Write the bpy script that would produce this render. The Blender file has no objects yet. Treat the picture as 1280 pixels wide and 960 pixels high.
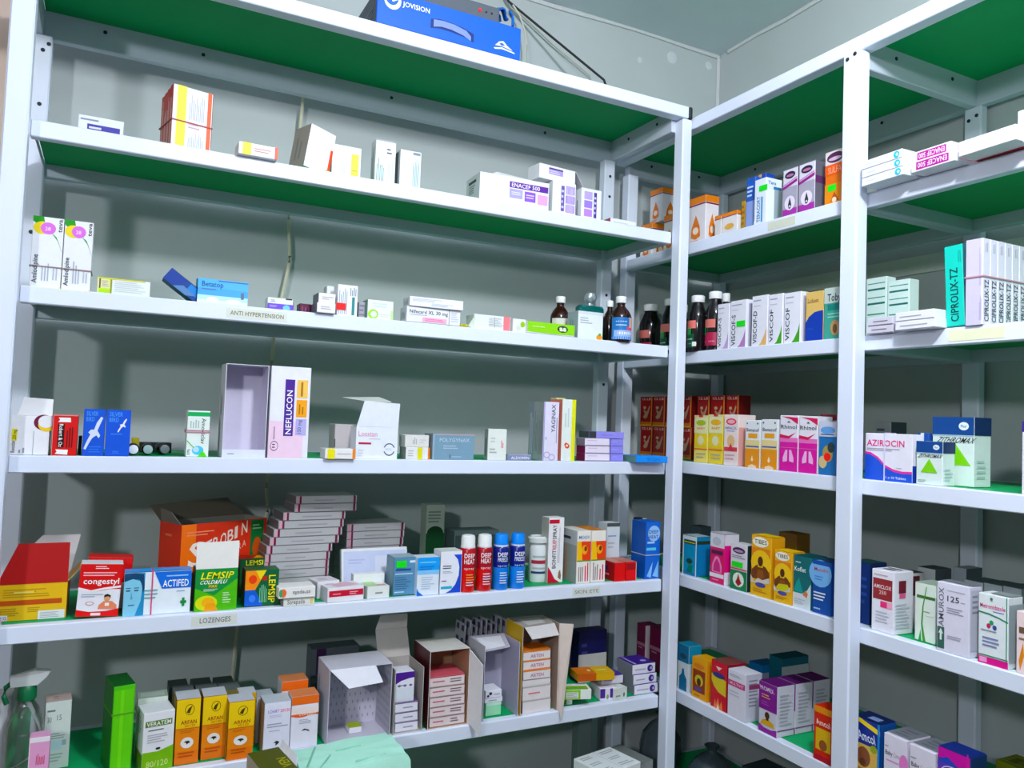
import bpy, bmesh, math, random
from mathutils import Vector, Matrix
S = bpy.context.scene
COL = S.collection
R_ = random.Random(7)

# ---------------------------------------------------------------- camera
F_PX = 979.86
CAM = Vector((0.1566, -1.6277, 1.2483))
YAW, PITCH, ROLL = 0.47044, 0.04564, 0.03728
_fw = Vector((math.sin(YAW)*math.cos(PITCH), math.cos(YAW)*math.cos(PITCH), math.sin(PITCH)))
_r0 = Vector((math.cos(YAW), -math.sin(YAW), 0))
_u0 = _r0.cross(_fw)
CR = _r0*math.cos(ROLL) + _u0*math.sin(ROLL)
CU = -_r0*math.sin(ROLL) + _u0*math.cos(ROLL)
cam = bpy.data.cameras.new('camera')
cam.sensor_width = 36.0
cam.lens = F_PX/1280*36
cam.clip_start = 0.02
co = bpy.data.objects.new('camera', cam)
M = Matrix((CR, CU, -_fw)).transposed().to_4x4()
M.translation = CAM
co.matrix_world = M
COL.objects.link(co)
S.camera = co

# ---------------------------------------------------------------- world, lamps, exposure
world = bpy.data.worlds.new('daylight')
world.use_nodes = True
wb = world.node_tree.nodes['Background']
wb.inputs[0].default_value = (0.72, 0.86, 1.0, 1)
wb.inputs[1].default_value = 0.10
S.world = world

def lamp(name, kind, loc, aim, energy, size, color):
    l = bpy.data.lights.new(name, kind)
    l.energy = energy
    l.color = color
    if kind == 'AREA':
        l.shape = 'DISK'
        l.size = size
    else:
        l.shadow_soft_size = size
    o = bpy.data.objects.new(name, l)
    o.location = loc
    o.rotation_euler = (Vector(aim)-Vector(loc)).to_track_quat('-Z', 'Y').to_euler()
    COL.objects.link(o)
lamp('ceiling_lamp_light', 'POINT', (0.75, -1.35, 2.24), (0.9, 0, 1), 50, 0.07, (0.92, 0.945, 1.0))
lamp('room_lamp_light', 'AREA', (-1.40, -3.00, 2.10), (0.9, 0.1, 1.2), 24, 0.20, (0.92, 0.945, 1.0))

S.view_settings.view_transform = 'Standard'
S.view_settings.look = 'None'
S.view_settings.gamma = 1.0
S.view_settings.use_curve_mapping = False
S.view_settings.exposure = 0.47
S.cycles.max_bounces = 8

# ---------------------------------------------------------------- helpers: projection of photo points onto the shelf planes
def axis_at(P0, axis, u=None, v=None):
    """slide the point P0 along one world axis until it lies on column u / row v of the photograph"""
    d = Vector(P0)-CAM
    if u is not None:
        k, vec = (u-640)/F_PX, CR
    else:
        k, vec = (480-v)/F_PX, CU
    A, Aa, B, Ba = vec.dot(d), vec[axis], _fw.dot(d), _fw[axis]
    return Vector(P0)[axis] + (k*B-A)/(Aa-k*Ba)
def on_plane(u, v, axis, val):
    d = _fw + CR*((u-640)/F_PX) + CU*((480-v)/F_PX)
    return CAM + d*((val-CAM[axis])/d[axis])

# ---------------------------------------------------------------- materials
MATS = {}
def lin(c):
    return tuple(((x/12.92) if x <= .04045 else ((x+.055)/1.055)**2.4) for x in c)
def hexc(h):
    c = lin([int(h[i:i+2], 16)/255 for i in (0, 2, 4)])
    g = .3*c[0]+.59*c[1]+.11*c[2]
    return tuple(min(.92, max(.002, g+(x-g)*1.18)) for x in c)
def mat(col, rough=.5, metal=0, spec=.35, trans=0, noise=.06, scale=60, alpha=1, bump=0):
    key = (col, rough, metal, spec, trans, noise, scale, alpha, bump)
    if key in MATS:
        return MATS[key]
    m = bpy.data.materials.new('m_%s_%d' % (col, len(MATS)))
    m.use_nodes = True
    nt = m.node_tree
    b = nt.nodes['Principled BSDF']
    c = hexc(col)
    b.inputs['Roughness'].default_value = rough
    b.inputs['Metallic'].default_value = metal
    b.inputs['Specular IOR Level'].default_value = spec
    b.inputs['Transmission Weight'].default_value = trans
    b.inputs['Alpha'].default_value = alpha
    tc = nt.nodes.new('ShaderNodeTexCoord')
    n = nt.nodes.new('ShaderNodeTexNoise')
    n.inputs['Scale'].default_value = scale
    n.inputs['Detail'].default_value = 3
    nt.links.new(tc.outputs['Object'], n.inputs['Vector'])
    r = nt.nodes.new('ShaderNodeMix')
    r.data_type = 'RGBA'
    r.inputs[6].default_value = tuple(x*(1-noise) for x in c)+(1,)
    r.inputs[7].default_value = tuple(min(1, x*(1+noise)) for x in c)+(1,)
    nt.links.new(n.outputs['Fac'], r.inputs[0])
    nt.links.new(r.outputs[2], b.inputs['Base Color'])
    if bump:
        bp = nt.nodes.new('ShaderNodeBump')
        bp.inputs['Strength'].default_value = bump
        bp.inputs['Distance'].default_value = .004
        nt.links.new(n.outputs['Fac'], bp.inputs['Height'])
        nt.links.new(bp.outputs[0], b.inputs['Normal'])
    MATS[key] = m
    return m

# ---------------------------------------------------------------- mesh helpers
def link(name, me, parent=None):
    o = bpy.data.objects.new(name, me)
    COL.objects.link(o)
    if parent:
        o.parent = parent
    return o
def tag(o, label, cat, group=None):
    o['label'] = label
    o['category'] = cat
    if group:
        o['group'] = group
    return o
def empty(name, loc=(0, 0, 0), rz=0):
    o = bpy.data.objects.new(name, None)
    o.empty_display_size = .05
    o.location = loc
    o.rotation_euler = (0, 0, rz)
    COL.objects.link(o)
    return o
class MB:
    """collects faces with materials, then becomes one mesh object"""
    def __init__(s):
        s.v, s.f, s.m, s.mats = [], [], [], []
    def mi(s, m):
        if m not in s.mats:
            s.mats.append(m)
        return s.mats.index(m)
    def face(s, pts, m):
        b = len(s.v)
        s.v += [tuple(p) for p in pts]
        s.f.append(tuple(range(b, b+len(pts))))
        s.m.append(s.mi(m))
    def raw(s, vs, fs, m):
        b = len(s.v)
        s.v += [tuple(p) for p in vs]
        k = s.mi(m)
        for f in fs:
            s.f.append(tuple(b+i for i in f))
            s.m.append(k)
    def box(s, x0, x1, y0, y1, z0, z1, m, inner=None, inside=None):
        vs = [(x0, y0, z0), (x1, y0, z0), (x1, y1, z0), (x0, y1, z0), (x0, y0, z1), (x1, y0, z1), (x1, y1, z1), (x0, y1, z1)]
        fs = {'-z': (0, 3, 2, 1), '+z': (4, 5, 6, 7), '-y': (0, 1, 5, 4), '+x': (1, 2, 6, 5), '+y': (2, 3, 7, 6), '-x': (3, 0, 4, 7)}
        b = len(s.v)
        s.v += vs
        for k, f in fs.items():
            s.f.append(tuple(b+i for i in f))
            s.m.append(s.mi(inner if k == inside else m))
    def lathe(s, prof, n, m, cx=0, cy=0, a0=0, a1=2*math.pi, caps=True):
        full = abs(a1-a0-2*math.pi) < 1e-6
        cols = n if full else n+1
        b = len(s.v)
        k = s.mi(m)
        for (r, z) in prof:
            for i in range(cols):
                a = a0+(a1-a0)*i/n
                s.v.append((cx+r*math.cos(a), cy+r*math.sin(a), z))
        for j in range(len(prof)-1):
            for i in range(n):
                i2 = (i+1) % cols
                s.f.append((b+j*cols+i, b+j*cols+i2, b+(j+1)*cols+i2, b+(j+1)*cols+i))
                s.m.append(k)
        if caps and full:
            s.f.append(tuple(b+i for i in reversed(range(cols))))
            s.m.append(k)
            s.f.append(tuple(b+(len(prof)-1)*cols+i for i in range(cols)))
            s.m.append(k)
    def tube(s, pts, r, m, n=8):
        pts = [Vector(p) for p in pts]
        b = len(s.v)
        k = s.mi(m)
        for i, p in enumerate(pts):
            t = (pts[min(i+1, len(pts)-1)]-pts[max(i-1, 0)]).normalized()
            a = t.cross(Vector((0, 0, 1)))
            if a.length < 1e-3:
                a = t.cross(Vector((0, 1, 0)))
            a.normalize()
            c = t.cross(a)
            for j in range(n):
                q = 2*math.pi*j/n
                s.v.append(tuple(p+a*(r*math.cos(q))+c*(r*math.sin(q))))
        for i in range(len(pts)-1):
            for j in range(n):
                s.f.append((b+i*n+j, b+i*n+(j+1) % n, b+(i+1)*n+(j+1) % n, b+(i+1)*n+j))
                s.m.append(k)
        s.f.append(tuple(b+j for j in reversed(range(n))))
        s.f.append(tuple(b+(len(pts)-1)*n+j for j in range(n)))
        s.m += [k, k]
    def plate(s, pts, th, m, m2=None):
        pts = [Vector(p) for p in pts]
        nrm = (pts[1]-pts[0]).cross(pts[-1]-pts[0]).normalized()*th
        q = [p-nrm for p in pts]
        n = len(pts)
        s.face(pts, m)
        s.face(list(reversed(q)), m2 or m)
        for i in range(n):
            j = (i+1) % n
            s.face([pts[i], q[i], q[j], pts[j]], m)
    def build(s, name, parent=None, smooth=False, bevel=0):
        me = bpy.data.meshes.new(name)
        me.from_pydata(s.v, [], s.f)
        for m in s.mats:
            me.materials.append(m)
        me.polygons.foreach_set('material_index', s.m)
        if bevel:
            bm = bmesh.new()
            bm.from_mesh(me)
            bmesh.ops.recalc_face_normals(bm, faces=bm.faces)
            bmesh.ops.bevel(bm, geom=list(bm.edges), offset=bevel, segments=1, affect='EDGES')
            bm.to_mesh(me)
            bm.free()
        if smooth:
            me.polygons.foreach_set('use_smooth', [True]*len(me.polygons))
            try:
                me.set_sharp_from_angle(angle=math.radians(40))
            except Exception:
                pass
        me.update()
        return link(name, me, parent)

# ---------------------------------------------------------------- lettering: each character outline made once
GLY = {}
def make_glyphs():
    chars = sorted(set("ABCDEFGHIJKLMNOPQRSTUVWXYZabcdefghijklmnopqrstuvwxyz0123456789&/+-.'"))
    tmp = []
    for ch in chars:
        for tx in (ch, 'H'+ch+'H'):
            cu = bpy.data.curves.new('glyph', 'FONT')
            cu.body = tx
            cu.resolution_u = 2
            cu.offset = .012
            ob = bpy.data.objects.new('glyph', cu)
            COL.objects.link(ob)
            tmp.append((ch, tx, ob, cu))
    cu = bpy.data.curves.new('glyph', 'FONT')
    cu.body = 'HH'
    ob = bpy.data.objects.new('glyph', cu)
    COL.objects.link(ob)
    tmp.append(('_', 'HH', ob, cu))
    bpy.context.view_layer.update()
    dg = bpy.context.evaluated_depsgraph_get()
    ext = {}
    for ch, tx, ob, cu in tmp:
        e = ob.evaluated_get(dg)
        me = e.to_mesh()
        vs = [(v.co.x, v.co.y) for v in me.vertices]
        fs = [tuple(p.vertices) for p in me.polygons]
        if len(tx) == 1:
            GLY[ch] = [vs, fs, 0]
        else:
            ext[ch] = max(v[0] for v in vs)
        e.to_mesh_clear()
    for ch in GLY:
        GLY[ch][2] = ext[ch]-ext['_']
    for ch, tx, ob, cu in tmp:
        bpy.data.objects.remove(ob)
        bpy.data.curves.remove(cu)
make_glyphs()
CAPH = max(v[1] for v in GLY['H'][0])
def text_mesh(txt):
    vs, fs, x = [], [], 0
    for ch in txt:
        if ch == ' ':
            x += .3
            continue
        g = GLY[ch]
        b = len(vs)
        vs += [(a+x, c) for a, c in g[0]]
        fs += [tuple(b+i for i in f) for f in g[1]]
        x += g[2]
    x0 = min(v[0] for v in vs)
    x1 = max(v[0] for v in vs)
    return [((a-x0)/(x1-x0), c/CAPH) for a, c in vs], fs

# print elements, in 0..1 face coordinates (F front, L left, R right, T top)
def r(f, x0, y0, x1, y1, c): return ('p', f, [(x0, y0), (x1, y0), (x1, y1), (x0, y1)], c)
def p(f, pts, c): return ('p', f, pts, c)
def e(f, cx, cy, rx, ry, c, n=16): return ('p', f, [(cx+rx*math.cos(2*math.pi*i/n), cy+ry*math.sin(2*math.pi*i/n)) for i in range(n)], c)
def T(f, tx, x0, y0, x1, y1, c, rot=0, slant=0): return ('t', f, tx, x0, y0, x1, y1, c, rot, slant)
def s(f, x0, y0, x1, y1, n, c, rot=0): return ('s', f, x0, y0, x1, y1, n, c, rot)
def fmap(face, x, y, off, w, t, h):
    if face == 'F':
        return (-w/2+x*w, -t/2-off, y*h)
    if face == 'R':
        return (w/2+off, -t/2+x*t, y*h)
    if face == 'L':
        return (-w/2-off, t/2-x*t, y*h)
    if face == 'B':
        return (-w/2+x*w, t/2-y*t, -off)
    return (-w/2+x*w, -t/2+y*t, h+off)
def printing(pr, w, t, h, parent):
    A, B = MB(), MB()
    off = .0003
    for el in pr:
        off += .00007
        f = el[1]
        if el[0] == 'p':
            A.face([fmap(f, x, y, off, w, t, h) for x, y in el[2]], mat(el[3], .42))
        elif el[0] == 's':
            _, _, x0, y0, x1, y1, n, c, rot = el
            rr = random.Random(int(1000*(x0+y0+w*7+h*3)))
            for i in range(n):
                a = rr.uniform(.6, 1)
                if rot:
                    u0 = x0+(x1-x0)*(i+.28)/n
                    u1 = x0+(x1-x0)*(i+.72)/n
                    pts = [(u0, y0), (u1, y0), (u1, y0+(y1-y0)*a), (u0, y0+(y1-y0)*a)]
                else:
                    v0 = y1-(y1-y0)*(i+.72)/n
                    v1 = y1-(y1-y0)*(i+.28)/n
                    pts = [(x0, v0), (x0+(x1-x0)*a, v0), (x0+(x1-x0)*a, v1), (x0, v1)]
                A.face([fmap(f, x, y, off, w, t, h) for x, y in pts], mat(c, .42))
        else:
            _, _, tx, x0, y0, x1, y1, c, rot, sl = el
            vs, fs = text_mesh(tx)
            out = []
            for a, b in vs:
                a2 = a+sl*b
                if rot == 0:
                    q = (x0+(x1-x0)*a2, y0+(y1-y0)*b)
                elif rot == 90:
                    q = (x1-(x1-x0)*b, y0+(y1-y0)*a2)
                elif rot == -90:
                    q = (x0+(x1-x0)*b, y1-(y1-y0)*a2)
                else:
                    q = (x1-(x1-x0)*a2, y1-(y1-y0)*b)
                out.append(fmap(f, q[0], q[1], off+.0001, w, t, h))
            B.raw(out, fs, mat(c, .42))
    if A.f:
        # patches far apart on a carton sit on one printed ground per face
        bx = [[min(A.v[i][k] for i in f) for k in range(3)]+[max(A.v[i][k] for i in f) for k in range(3)] for f in A.f]
        cl = list(range(len(bx)))
        def root(i):
            while cl[i] != i:
                i = cl[i]
            return i
        for i in range(len(bx)):
            for j in range(i):
                a_, b_ = bx[i], bx[j]
                gp = math.sqrt(sum(max(0, a_[k]-b_[k+3], b_[k]-a_[k+3])**2 for k in range(3)))
                sz = max(max(q[k+3]-q[k] for k in range(3)) for q in (a_, b_))
                if gp <= max(.02, .5*sz)*.95:
                    cl[root(i)] = root(j)
        if len({root(i) for i in range(len(bx))}) > 1:
            for fc in sorted({el[1] for el in pr if el[0] != 't'}):
                A.face([fmap(fc, x, y, .00025, w, t, h) for x, y in ((.01, .01), (.99, .01), (.99, .99), (.01, .99))], parent.data.materials[0])
        A.build('colour_print', parent)
    if B.f:
        B.build('lettering', parent)

# ---------------------------------------------------------------- shelf frame numbers (metres)
W = 1.436                      # inner length of the unit on the back wall
D = 0.30                       # its depth
RX = 1.493                     # front plane of the unit on the right wall
RD = 0.375                     # its depth
APR = 0.031                    # height of the front rails
ZL = {'L0': 2.080, 'L1': 1.7542, 'L2': 1.4548, 'L3': 1.1533, 'L4': 0.8542, 'L5': 0.5611, 'L6': 0.27}
ZR = {'R0': 2.055, 'R1': 1.7334, 'R2': 1.4432, 'R3': 1.1568, 'R4': 0.8654, 'R5': 0.569, 'R6': 0.27}
TOP = {k: z+.0004 for k, z in list(ZL.items())+list(ZR.items())}

def place(sh, ul, d, zb):
    """world point of a front left bottom corner: photo column ul, d metres behind the rail front (or d=('v', row))"""
    left = sh[0] == 'L'
    if isinstance(d, tuple):
        q = on_plane(ul, d[1]-5, 2, zb)
        dd = max(.006, q.y if left else q.x-RX)
        return place(sh, ul, dd, zb)
    if left:
        P0 = (0, d, zb)
        return Vector((axis_at(P0, 0, u=ul), d, zb)), d
    P0 = (RX+d, 0, zb)
    return Vector((RX+d, axis_at(P0, 1, u=ul), zb)), d

def frame(sh, ul, ur, vt, d, t, zb, w, rot, h):
    left = sh[0] == 'L'
    c, d = place(sh, ul, d, zb)
    if w is None:
        c2, _ = place(sh, ur, d, zb)
        w = abs((c2.x-c.x) if left else (c2.y-c.y))
    if h is None:
        h = axis_at(c, 2, v=vt)-zb
    ang = math.radians(rot)+(0 if left else -math.pi/2)
    m = Matrix.Rotation(ang, 3, 'Z')
    loc = c+m @ Vector((w/2, t/2, 0))
    return loc, ang, w, h

def band(parent, w, t, h, z=None, x=None, c='c8c4c8', r_=.0011):
    """rubber band round a carton, level at height z (0..1) or upright at x (0..1)"""
    b = MB()
    g = .0006
    m = mat(c, .6)
    if z is not None:
        z0, z1 = z*h-r_, z*h+r_
        b.box(-w/2-g-r_, w/2+g+r_, -t/2-g-r_, -t/2-g, z0, z1, m)
        b.box(-w/2-g-r_, w/2+g+r_, t/2+g, t/2+g+r_, z0, z1, m)
        b.box(-w/2-g-r_, -w/2-g, -t/2-g, t/2+g, z0, z1, m)
        b.box(w/2+g, w/2+g+r_, -t/2-g, t/2+g, z0, z1, m)
    else:
        x0, x1 = -w/2+x*w-r_, -w/2+x*w+r_
        b.box(x0, x1, -t/2-g-r_, -t/2-g, 0, h+g, m)
        b.box(x0, x1, t/2+g, t/2+g+r_, 0, h+g, m)
        b.box(x0, x1, -t/2-g, t/2+g, h+g, h+g+r_, m)
    return b.build('rubber_band', parent)

def sticker(parent, w, t, h, x0, y0, x1, y1, c='1fd84a', face='F'):
    b = MB()
    pts = [fmap(face, x, y, .0012, w, t, h) for x, y in ((x0, y0), (x1, y0), (x1, y1), (x0, y1))]
    b.plate(pts, .0005, mat(c, .5))
    o = b.build('price_sticker', parent)
    o['label'] = {'1fd84a': 'fluorescent green price sticker', 'f0352c': 'fluorescent red price sticker', 'd9d21c': 'yellow price sticker'}.get(c, 'price sticker')
    return o

def C(sh, ul, ur, vt, d, t, label, col, pr=(), zb=0, on=None, w=None, rot=0, h=None, tilt=None, group=None, name='medicine_carton', cat='carton', bands=(), st=(), side=None, lift=0, rough=.42, behind=None, gap=.0006):
    z = (on['top']+.0004 if on is not None else TOP[sh])+zb
    if behind is not None:
        w, h = w or behind['dims'][0], h or behind['dims'][2]
        ang = behind.rotation_euler.z
        loc = behind.location+Matrix.Rotation(ang, 3, 'Z') @ Vector((0, (behind['dims'][1]+t)/2+gap, 0))
    else:
        loc, ang, w, h = frame(sh, ul, ur, vt, d, t, z, w, rot, h)
    b = MB()
    b.box(-w/2, w/2, -t/2, t/2, 0, h, mat(col, rough))
    o = b.build(name, bevel=min(.0009, .1*min(w, t, h)))
    o.location = loc
    if tilt:
        o.rotation_euler = (Matrix.Rotation(ang, 3, 'Z') @ Matrix.Rotation(math.radians(tilt[1]), 3, 'Y') @ Matrix.Rotation(math.radians(tilt[0]), 3, 'X')).to_euler()
        o.location.z += lift
    else:
        o.rotation_euler = (0, 0, ang)
        o.location.z += lift
    o['top'] = o.location.z+h
    o['dims'] = (w, t, h)
    tag(o, label, cat, group)
    extra = []
    if side:
        extra = [r('L', 0, 0, 1, 1, side), r('R', 0, 0, 1, 1, side)]
    printing(extra+list(pr), w, t, h, o)
    for q in bands:
        band(o, w, t, h, **q)
    for q in st:
        sticker(o, w, t, h, *q)
    return o

def flap(parent, pts, c, c2=None, name='lid_flap', th=.0009, label=None):
    b = MB()
    b.plate(pts, th, mat(c, .5), mat(c2 or c, .5))
    o = b.build(name, parent)
    if label:
        o['label'] = label
    return o

def OPEN(sh, ul, ur, vt, d, t, label, cout, cin, opening='T', pr=(), w=None, rot=0, h=None, zb=0, bottom=True, skip=(), name='open_carton', cat='open carton', th=.0012, on=None):
    """carton with walls and an open side: T top or F front"""
    z = (on['top'] if on is not None else TOP[sh])+zb
    loc, ang, w, h = frame(sh, ul, ur, vt, d, t, z, w, rot, h)
    b = MB()
    mo, mn = mat(cout, .5), mat(cin, .55)
    b.box(-w/2, -w/2+th, -t/2, t/2, 0, h, mo, mn, '+x')
    b.box(w/2-th, w/2, -t/2, t/2, 0, h, mo, mn, '-x')
    b.box(-w/2+th, w/2-th, t/2-th, t/2, 0, h, mo, mn, '-y')
    if bottom:
        b.box(-w/2+th, w/2-th, -t/2+th, t/2-th, 0, th, mo, mn, '+z')
    if opening == 'T':
        b.box(-w/2+th, w/2-th, -t/2, -t/2+th, 0, h, mo, mn, '+y')
    elif 'top' not in skip:
        b.box(-w/2+th, w/2-th, -t/2+th, t/2-th, h-th, h, mo, mn, '-z')
    o = b.build(name)
    o.location = loc
    o.rotation_euler = (0, 0, ang)
    o['top'] = loc.z+h
    o['base'] = loc.z
    o['dims'] = (w, t, h)
    tag(o, label, cat)
    printing(pr, w, t, h, o)
    return o
# ================================================================ the room
WALL_Y, WALL_X, CEIL = 0.355, 1.890, 2.480
LEFT_X, FRONT_Y = -2.2, -4.2
def struct(name, b, **k):
    o = b.build(name, **k)
    o['kind'] = 'structure'
    return o
def wall_mat(col):
    m = mat(col, .85, spec=.15, noise=.10, scale=3.5)
    nt = m.node_tree
    bs = nt.nodes['Principled BSDF']
    n = nt.nodes.new('ShaderNodeTexNoise')
    n.inputs['Scale'].default_value = 45
    n.inputs['Detail'].default_value = 4
    bp = nt.nodes.new('ShaderNodeBump')
    bp.inputs['Strength'].default_value = .12
    bp.inputs['Distance'].default_value = .003
    tc = nt.nodes.new('ShaderNodeTexCoord')
    nt.links.new(tc.outputs['Object'], n.inputs['Vector'])
    nt.links.new(n.outputs['Fac'], bp.inputs['Height'])
    nt.links.new(bp.outputs[0], bs.inputs['Normal'])
    return m
wm = wall_mat('bac1c2')
b = MB(); b.box(LEFT_X-.1, WALL_X+.1, WALL_Y, WALL_Y+.1, 0, CEIL, wm); struct('wall_back', b)
b = MB(); b.box(WALL_X, WALL_X+.1, FRONT_Y, WALL_Y, 0, CEIL, wm); struct('wall_right', b)
b = MB(); b.box(LEFT_X-.1, LEFT_X, FRONT_Y, WALL_Y, 0, CEIL, wall_mat('c4bab0')); struct('wall_left', b)
b = MB(); b.box(LEFT_X-.1, WALL_X+.1, FRONT_Y, WALL_Y+.1, CEIL, CEIL+.1, wall_mat('d2dae0')); struct('ceiling', b)
b = MB(); b.box(LEFT_X-.1, WALL_X+.1, FRONT_Y, WALL_Y+.1, -.1, 0, mat('55524e', .6, noise=.15, scale=6)); struct('floor', b)
# rough plaster bead where walls and ceiling meet, and the pale strip along the right wall
b = MB()
b.tube([(x, WALL_Y-.003, CEIL-.004+.004*math.sin(x*9)) for x in [LEFT_X+.05+i*.1 for i in range(int((WALL_X-LEFT_X)/.1))]]+[(WALL_X-.004, WALL_Y-.004, CEIL-.006)], .007, mat('cfd2d4', .9, bump=.3), 6)
b.tube([(WALL_X-.003, WALL_Y-.05-i*.12, CEIL-.005+.003*math.sin(i*2.1)) for i in range(30)], .007, mat('cfd2d4', .9, bump=.3), 6)
b.tube([(WALL_X-.004, WALL_Y-.004, z) for z in (1.9, 2.1, 2.3, CEIL-.01)], .006, mat('cfd2d4', .9, bump=.3), 6)
struct('trim_1', b)
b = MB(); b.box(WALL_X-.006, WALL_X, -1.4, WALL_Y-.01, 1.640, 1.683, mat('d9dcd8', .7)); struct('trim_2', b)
b = MB(); b.box(-1.3, -.062, WALL_Y-.012, WALL_Y, 0, CEIL-.02, mat('c6b4aa', .8, noise=.08, scale=5)); struct('trim_6', b)  # added panel, its beige stands for warm light on the back wall
# plaster patches on the walls near the corner
for i, (u, v, rr) in enumerate(((840, 72, .020), (886, 82, .014), (800, 75, .010))):
    q = on_plane(u, v, 1, WALL_Y)
    b = MB()
    b.lathe([(rr, 0), (rr*.6, .0012)], 10, mat('cdd3d6', .9, bump=.3))
    o = struct('trim_%d' % (i+3), b)
    o.location = (q.x, WALL_Y, q.z); o.rotation_euler = (math.pi/2, 0, 0)

# ================================================================ shelving units
ALU = mat('dee5f4', .34, metal=.0, spec=.5, noise=.03, scale=12)
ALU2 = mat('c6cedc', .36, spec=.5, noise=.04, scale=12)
GREEN = mat('00a268', .45, spec=.06, noise=.05, scale=8)
BLACK = mat('1c2226', .5)
SCREW = mat('343b42', .4, metal=.6)

def post(parent, x0, x1, y0, y1, z0, z1):
    b = MB(); b.box(x0, x1, y0, y1, z0, z1, ALU)
    return b.build('post', parent, bevel=.003)
def rail(parent, name, x0, x1, y0, y1, z0, z1, m=None):
    b = MB(); b.box(x0, x1, y0, y1, z0, z1, m or ALU)
    return b.build(name, parent, bevel=.0018)
def screw(parent, pos, axis):
    b = MB(); b.lathe([(.0042, 0), (.0042, .0012), (.0026, .002)], 8, SCREW)
    o = b.build('screw', parent)
    o.location = pos
    o.rotation_euler = {'-y': (math.pi/2, 0, 0), '-x': (0, -math.pi/2, 0), '+x': (0, math.pi/2, 0), '+y': (-math.pi/2, 0, 0)}[axis]
def board(parent, x0, x1, y0, y1, z):
    b = MB(); b.box(x0, x1, y0, y1, z-.0042, z-.0006, GREEN)
    return b.build('shelf_board', parent)

U1 = tag(empty('shelving_unit'), 'white metal shelving unit with green boards standing along the back wall', 'shelving')
zt = ZL['L0']
post(U1, -.038, 0, -.036, 0, 0, zt-APR-.002)
post(U1, W, W+.03, -.036, 0, 0, zt-APR-.002)
post(U1, -.036, .004, D-.036, D, 0, zt-.06)
post(U1, W-.036, W, D-.03, D, 0, zt-.06)
for k in ('L1', 'L2', 'L3', 'L4', 'L5', 'L6'):
    z = ZL[k]
    rail(U1, 'front_rail', 0, W, 0, .022, z-APR, z)
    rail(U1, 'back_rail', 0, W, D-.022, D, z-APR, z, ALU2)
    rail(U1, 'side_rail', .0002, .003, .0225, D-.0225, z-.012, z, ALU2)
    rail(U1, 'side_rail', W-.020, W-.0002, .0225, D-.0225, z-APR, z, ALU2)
    board(U1, .005, W-.005, .004, D-.004, z+.0002)
rail(U1, 'front_rail', -.038, W+.018, -.036, -.004, zt-APR, zt)
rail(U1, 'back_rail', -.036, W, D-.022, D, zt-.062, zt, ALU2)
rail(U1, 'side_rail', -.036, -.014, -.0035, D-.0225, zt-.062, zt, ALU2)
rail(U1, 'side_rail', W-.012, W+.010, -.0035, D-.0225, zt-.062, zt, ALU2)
board(U1, -.013, W-.013, -.03, D-.004, zt)
b = MB(); b.box(W+.0185, W+.0308, -.038, -.003, zt-APR-.001, zt+.001, BLACK)
o = b.build('corner_cap', U1, bevel=.004); o['label'] = 'black plastic corner cap'
for x in (.10, .30, .75, 1.2):
    screw(U1, (x, D-.0222, zt-.022), '-y')
for y in (.06, .19):
    screw(U1, (W-.0122, y, zt-.022), '-x')
for z in (1.97, 1.91, 1.62, 1.36):
    screw(U1, (W-.018, D-.0302, z), '-y')
for z in (2.00, 1.985, 1.87, 1.60):
    screw(U1, (-.012+.010*(z == 2.00), D-.0362, z), '-y')

U2 = tag(empty('shelving_unit'), 'white metal shelving unit with green boards standing along the right wall', 'shelving')
zt2 = ZR['R0']
Y1, YM, Y2 = .315, -.515, -1.36
XB = RX+RD
post(U2, RX-.0, RX+.036, Y1-.034, Y1, 0, zt2-.06)
post(U2, RX-.034, RX-.001, YM-.040, YM, 0, zt2-APR)
post(U2, RX-.034, RX-.001, Y2-.040, Y2, 0, zt2-APR)
post(U2, XB-.012, XB+.012, Y1-.036, Y1, 0, zt2-.06)
post(U2, XB-.012, XB+.012, YM-.040, YM, 0, zt2-.06)
post(U2, XB-.012, XB+.012, Y2-.040, Y2, 0, zt2-.06)
for (ya, yb) in ((YM-.02, Y1-.036), (Y2-.02, YM-.0205)):
    for k in ('R1', 'R2', 'R3', 'R4', 'R5', 'R6'):
        z = ZR[k]
        rail(U2, 'front_rail', RX, RX+.022, ya, yb, z-APR, z)
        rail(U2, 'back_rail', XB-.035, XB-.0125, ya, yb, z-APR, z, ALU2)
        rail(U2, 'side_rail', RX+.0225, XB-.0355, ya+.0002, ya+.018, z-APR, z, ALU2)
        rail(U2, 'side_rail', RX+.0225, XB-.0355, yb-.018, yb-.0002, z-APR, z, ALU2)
        board(U2, RX+.004, XB-.014, ya+.004, yb-.004, z+.0002)
rail(U2, 'front_rail', RX-.0245, RX+.007, Y2-.04, Y1, zt2-APR, zt2)
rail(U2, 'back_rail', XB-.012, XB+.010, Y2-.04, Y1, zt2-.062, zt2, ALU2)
for y in (Y1-.022, YM-.030, Y2-.030):
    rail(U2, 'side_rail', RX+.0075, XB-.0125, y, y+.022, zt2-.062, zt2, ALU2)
board(U2, RX-.02, XB-.004, YM-.006, Y1-.024, zt2)
board(U2, RX-.02, XB-.004, Y2-.006, YM-.032, zt2)
for y, z in ((YM-.012, zt2-APR-.014), (YM-.030, zt2-APR-.009)):
    screw(U2, (RX-.0342, y, z), '-x')
for y, z in ((YM-.012, 1.965), (YM-.030, 1.972)):
    screw(U2, (XB-.0122, y, z), '-x')
for x in (RX+.09, XB-.10):
    screw(U2, (x, YM-.0302, zt2-.020), '-y')
    screw(U2, (x, Y1-.0222, zt2-.020), '-y')
for y in (.14, -.3):
    screw(U2, (XB-.0122, y, zt2-.020), '-x')

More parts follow.
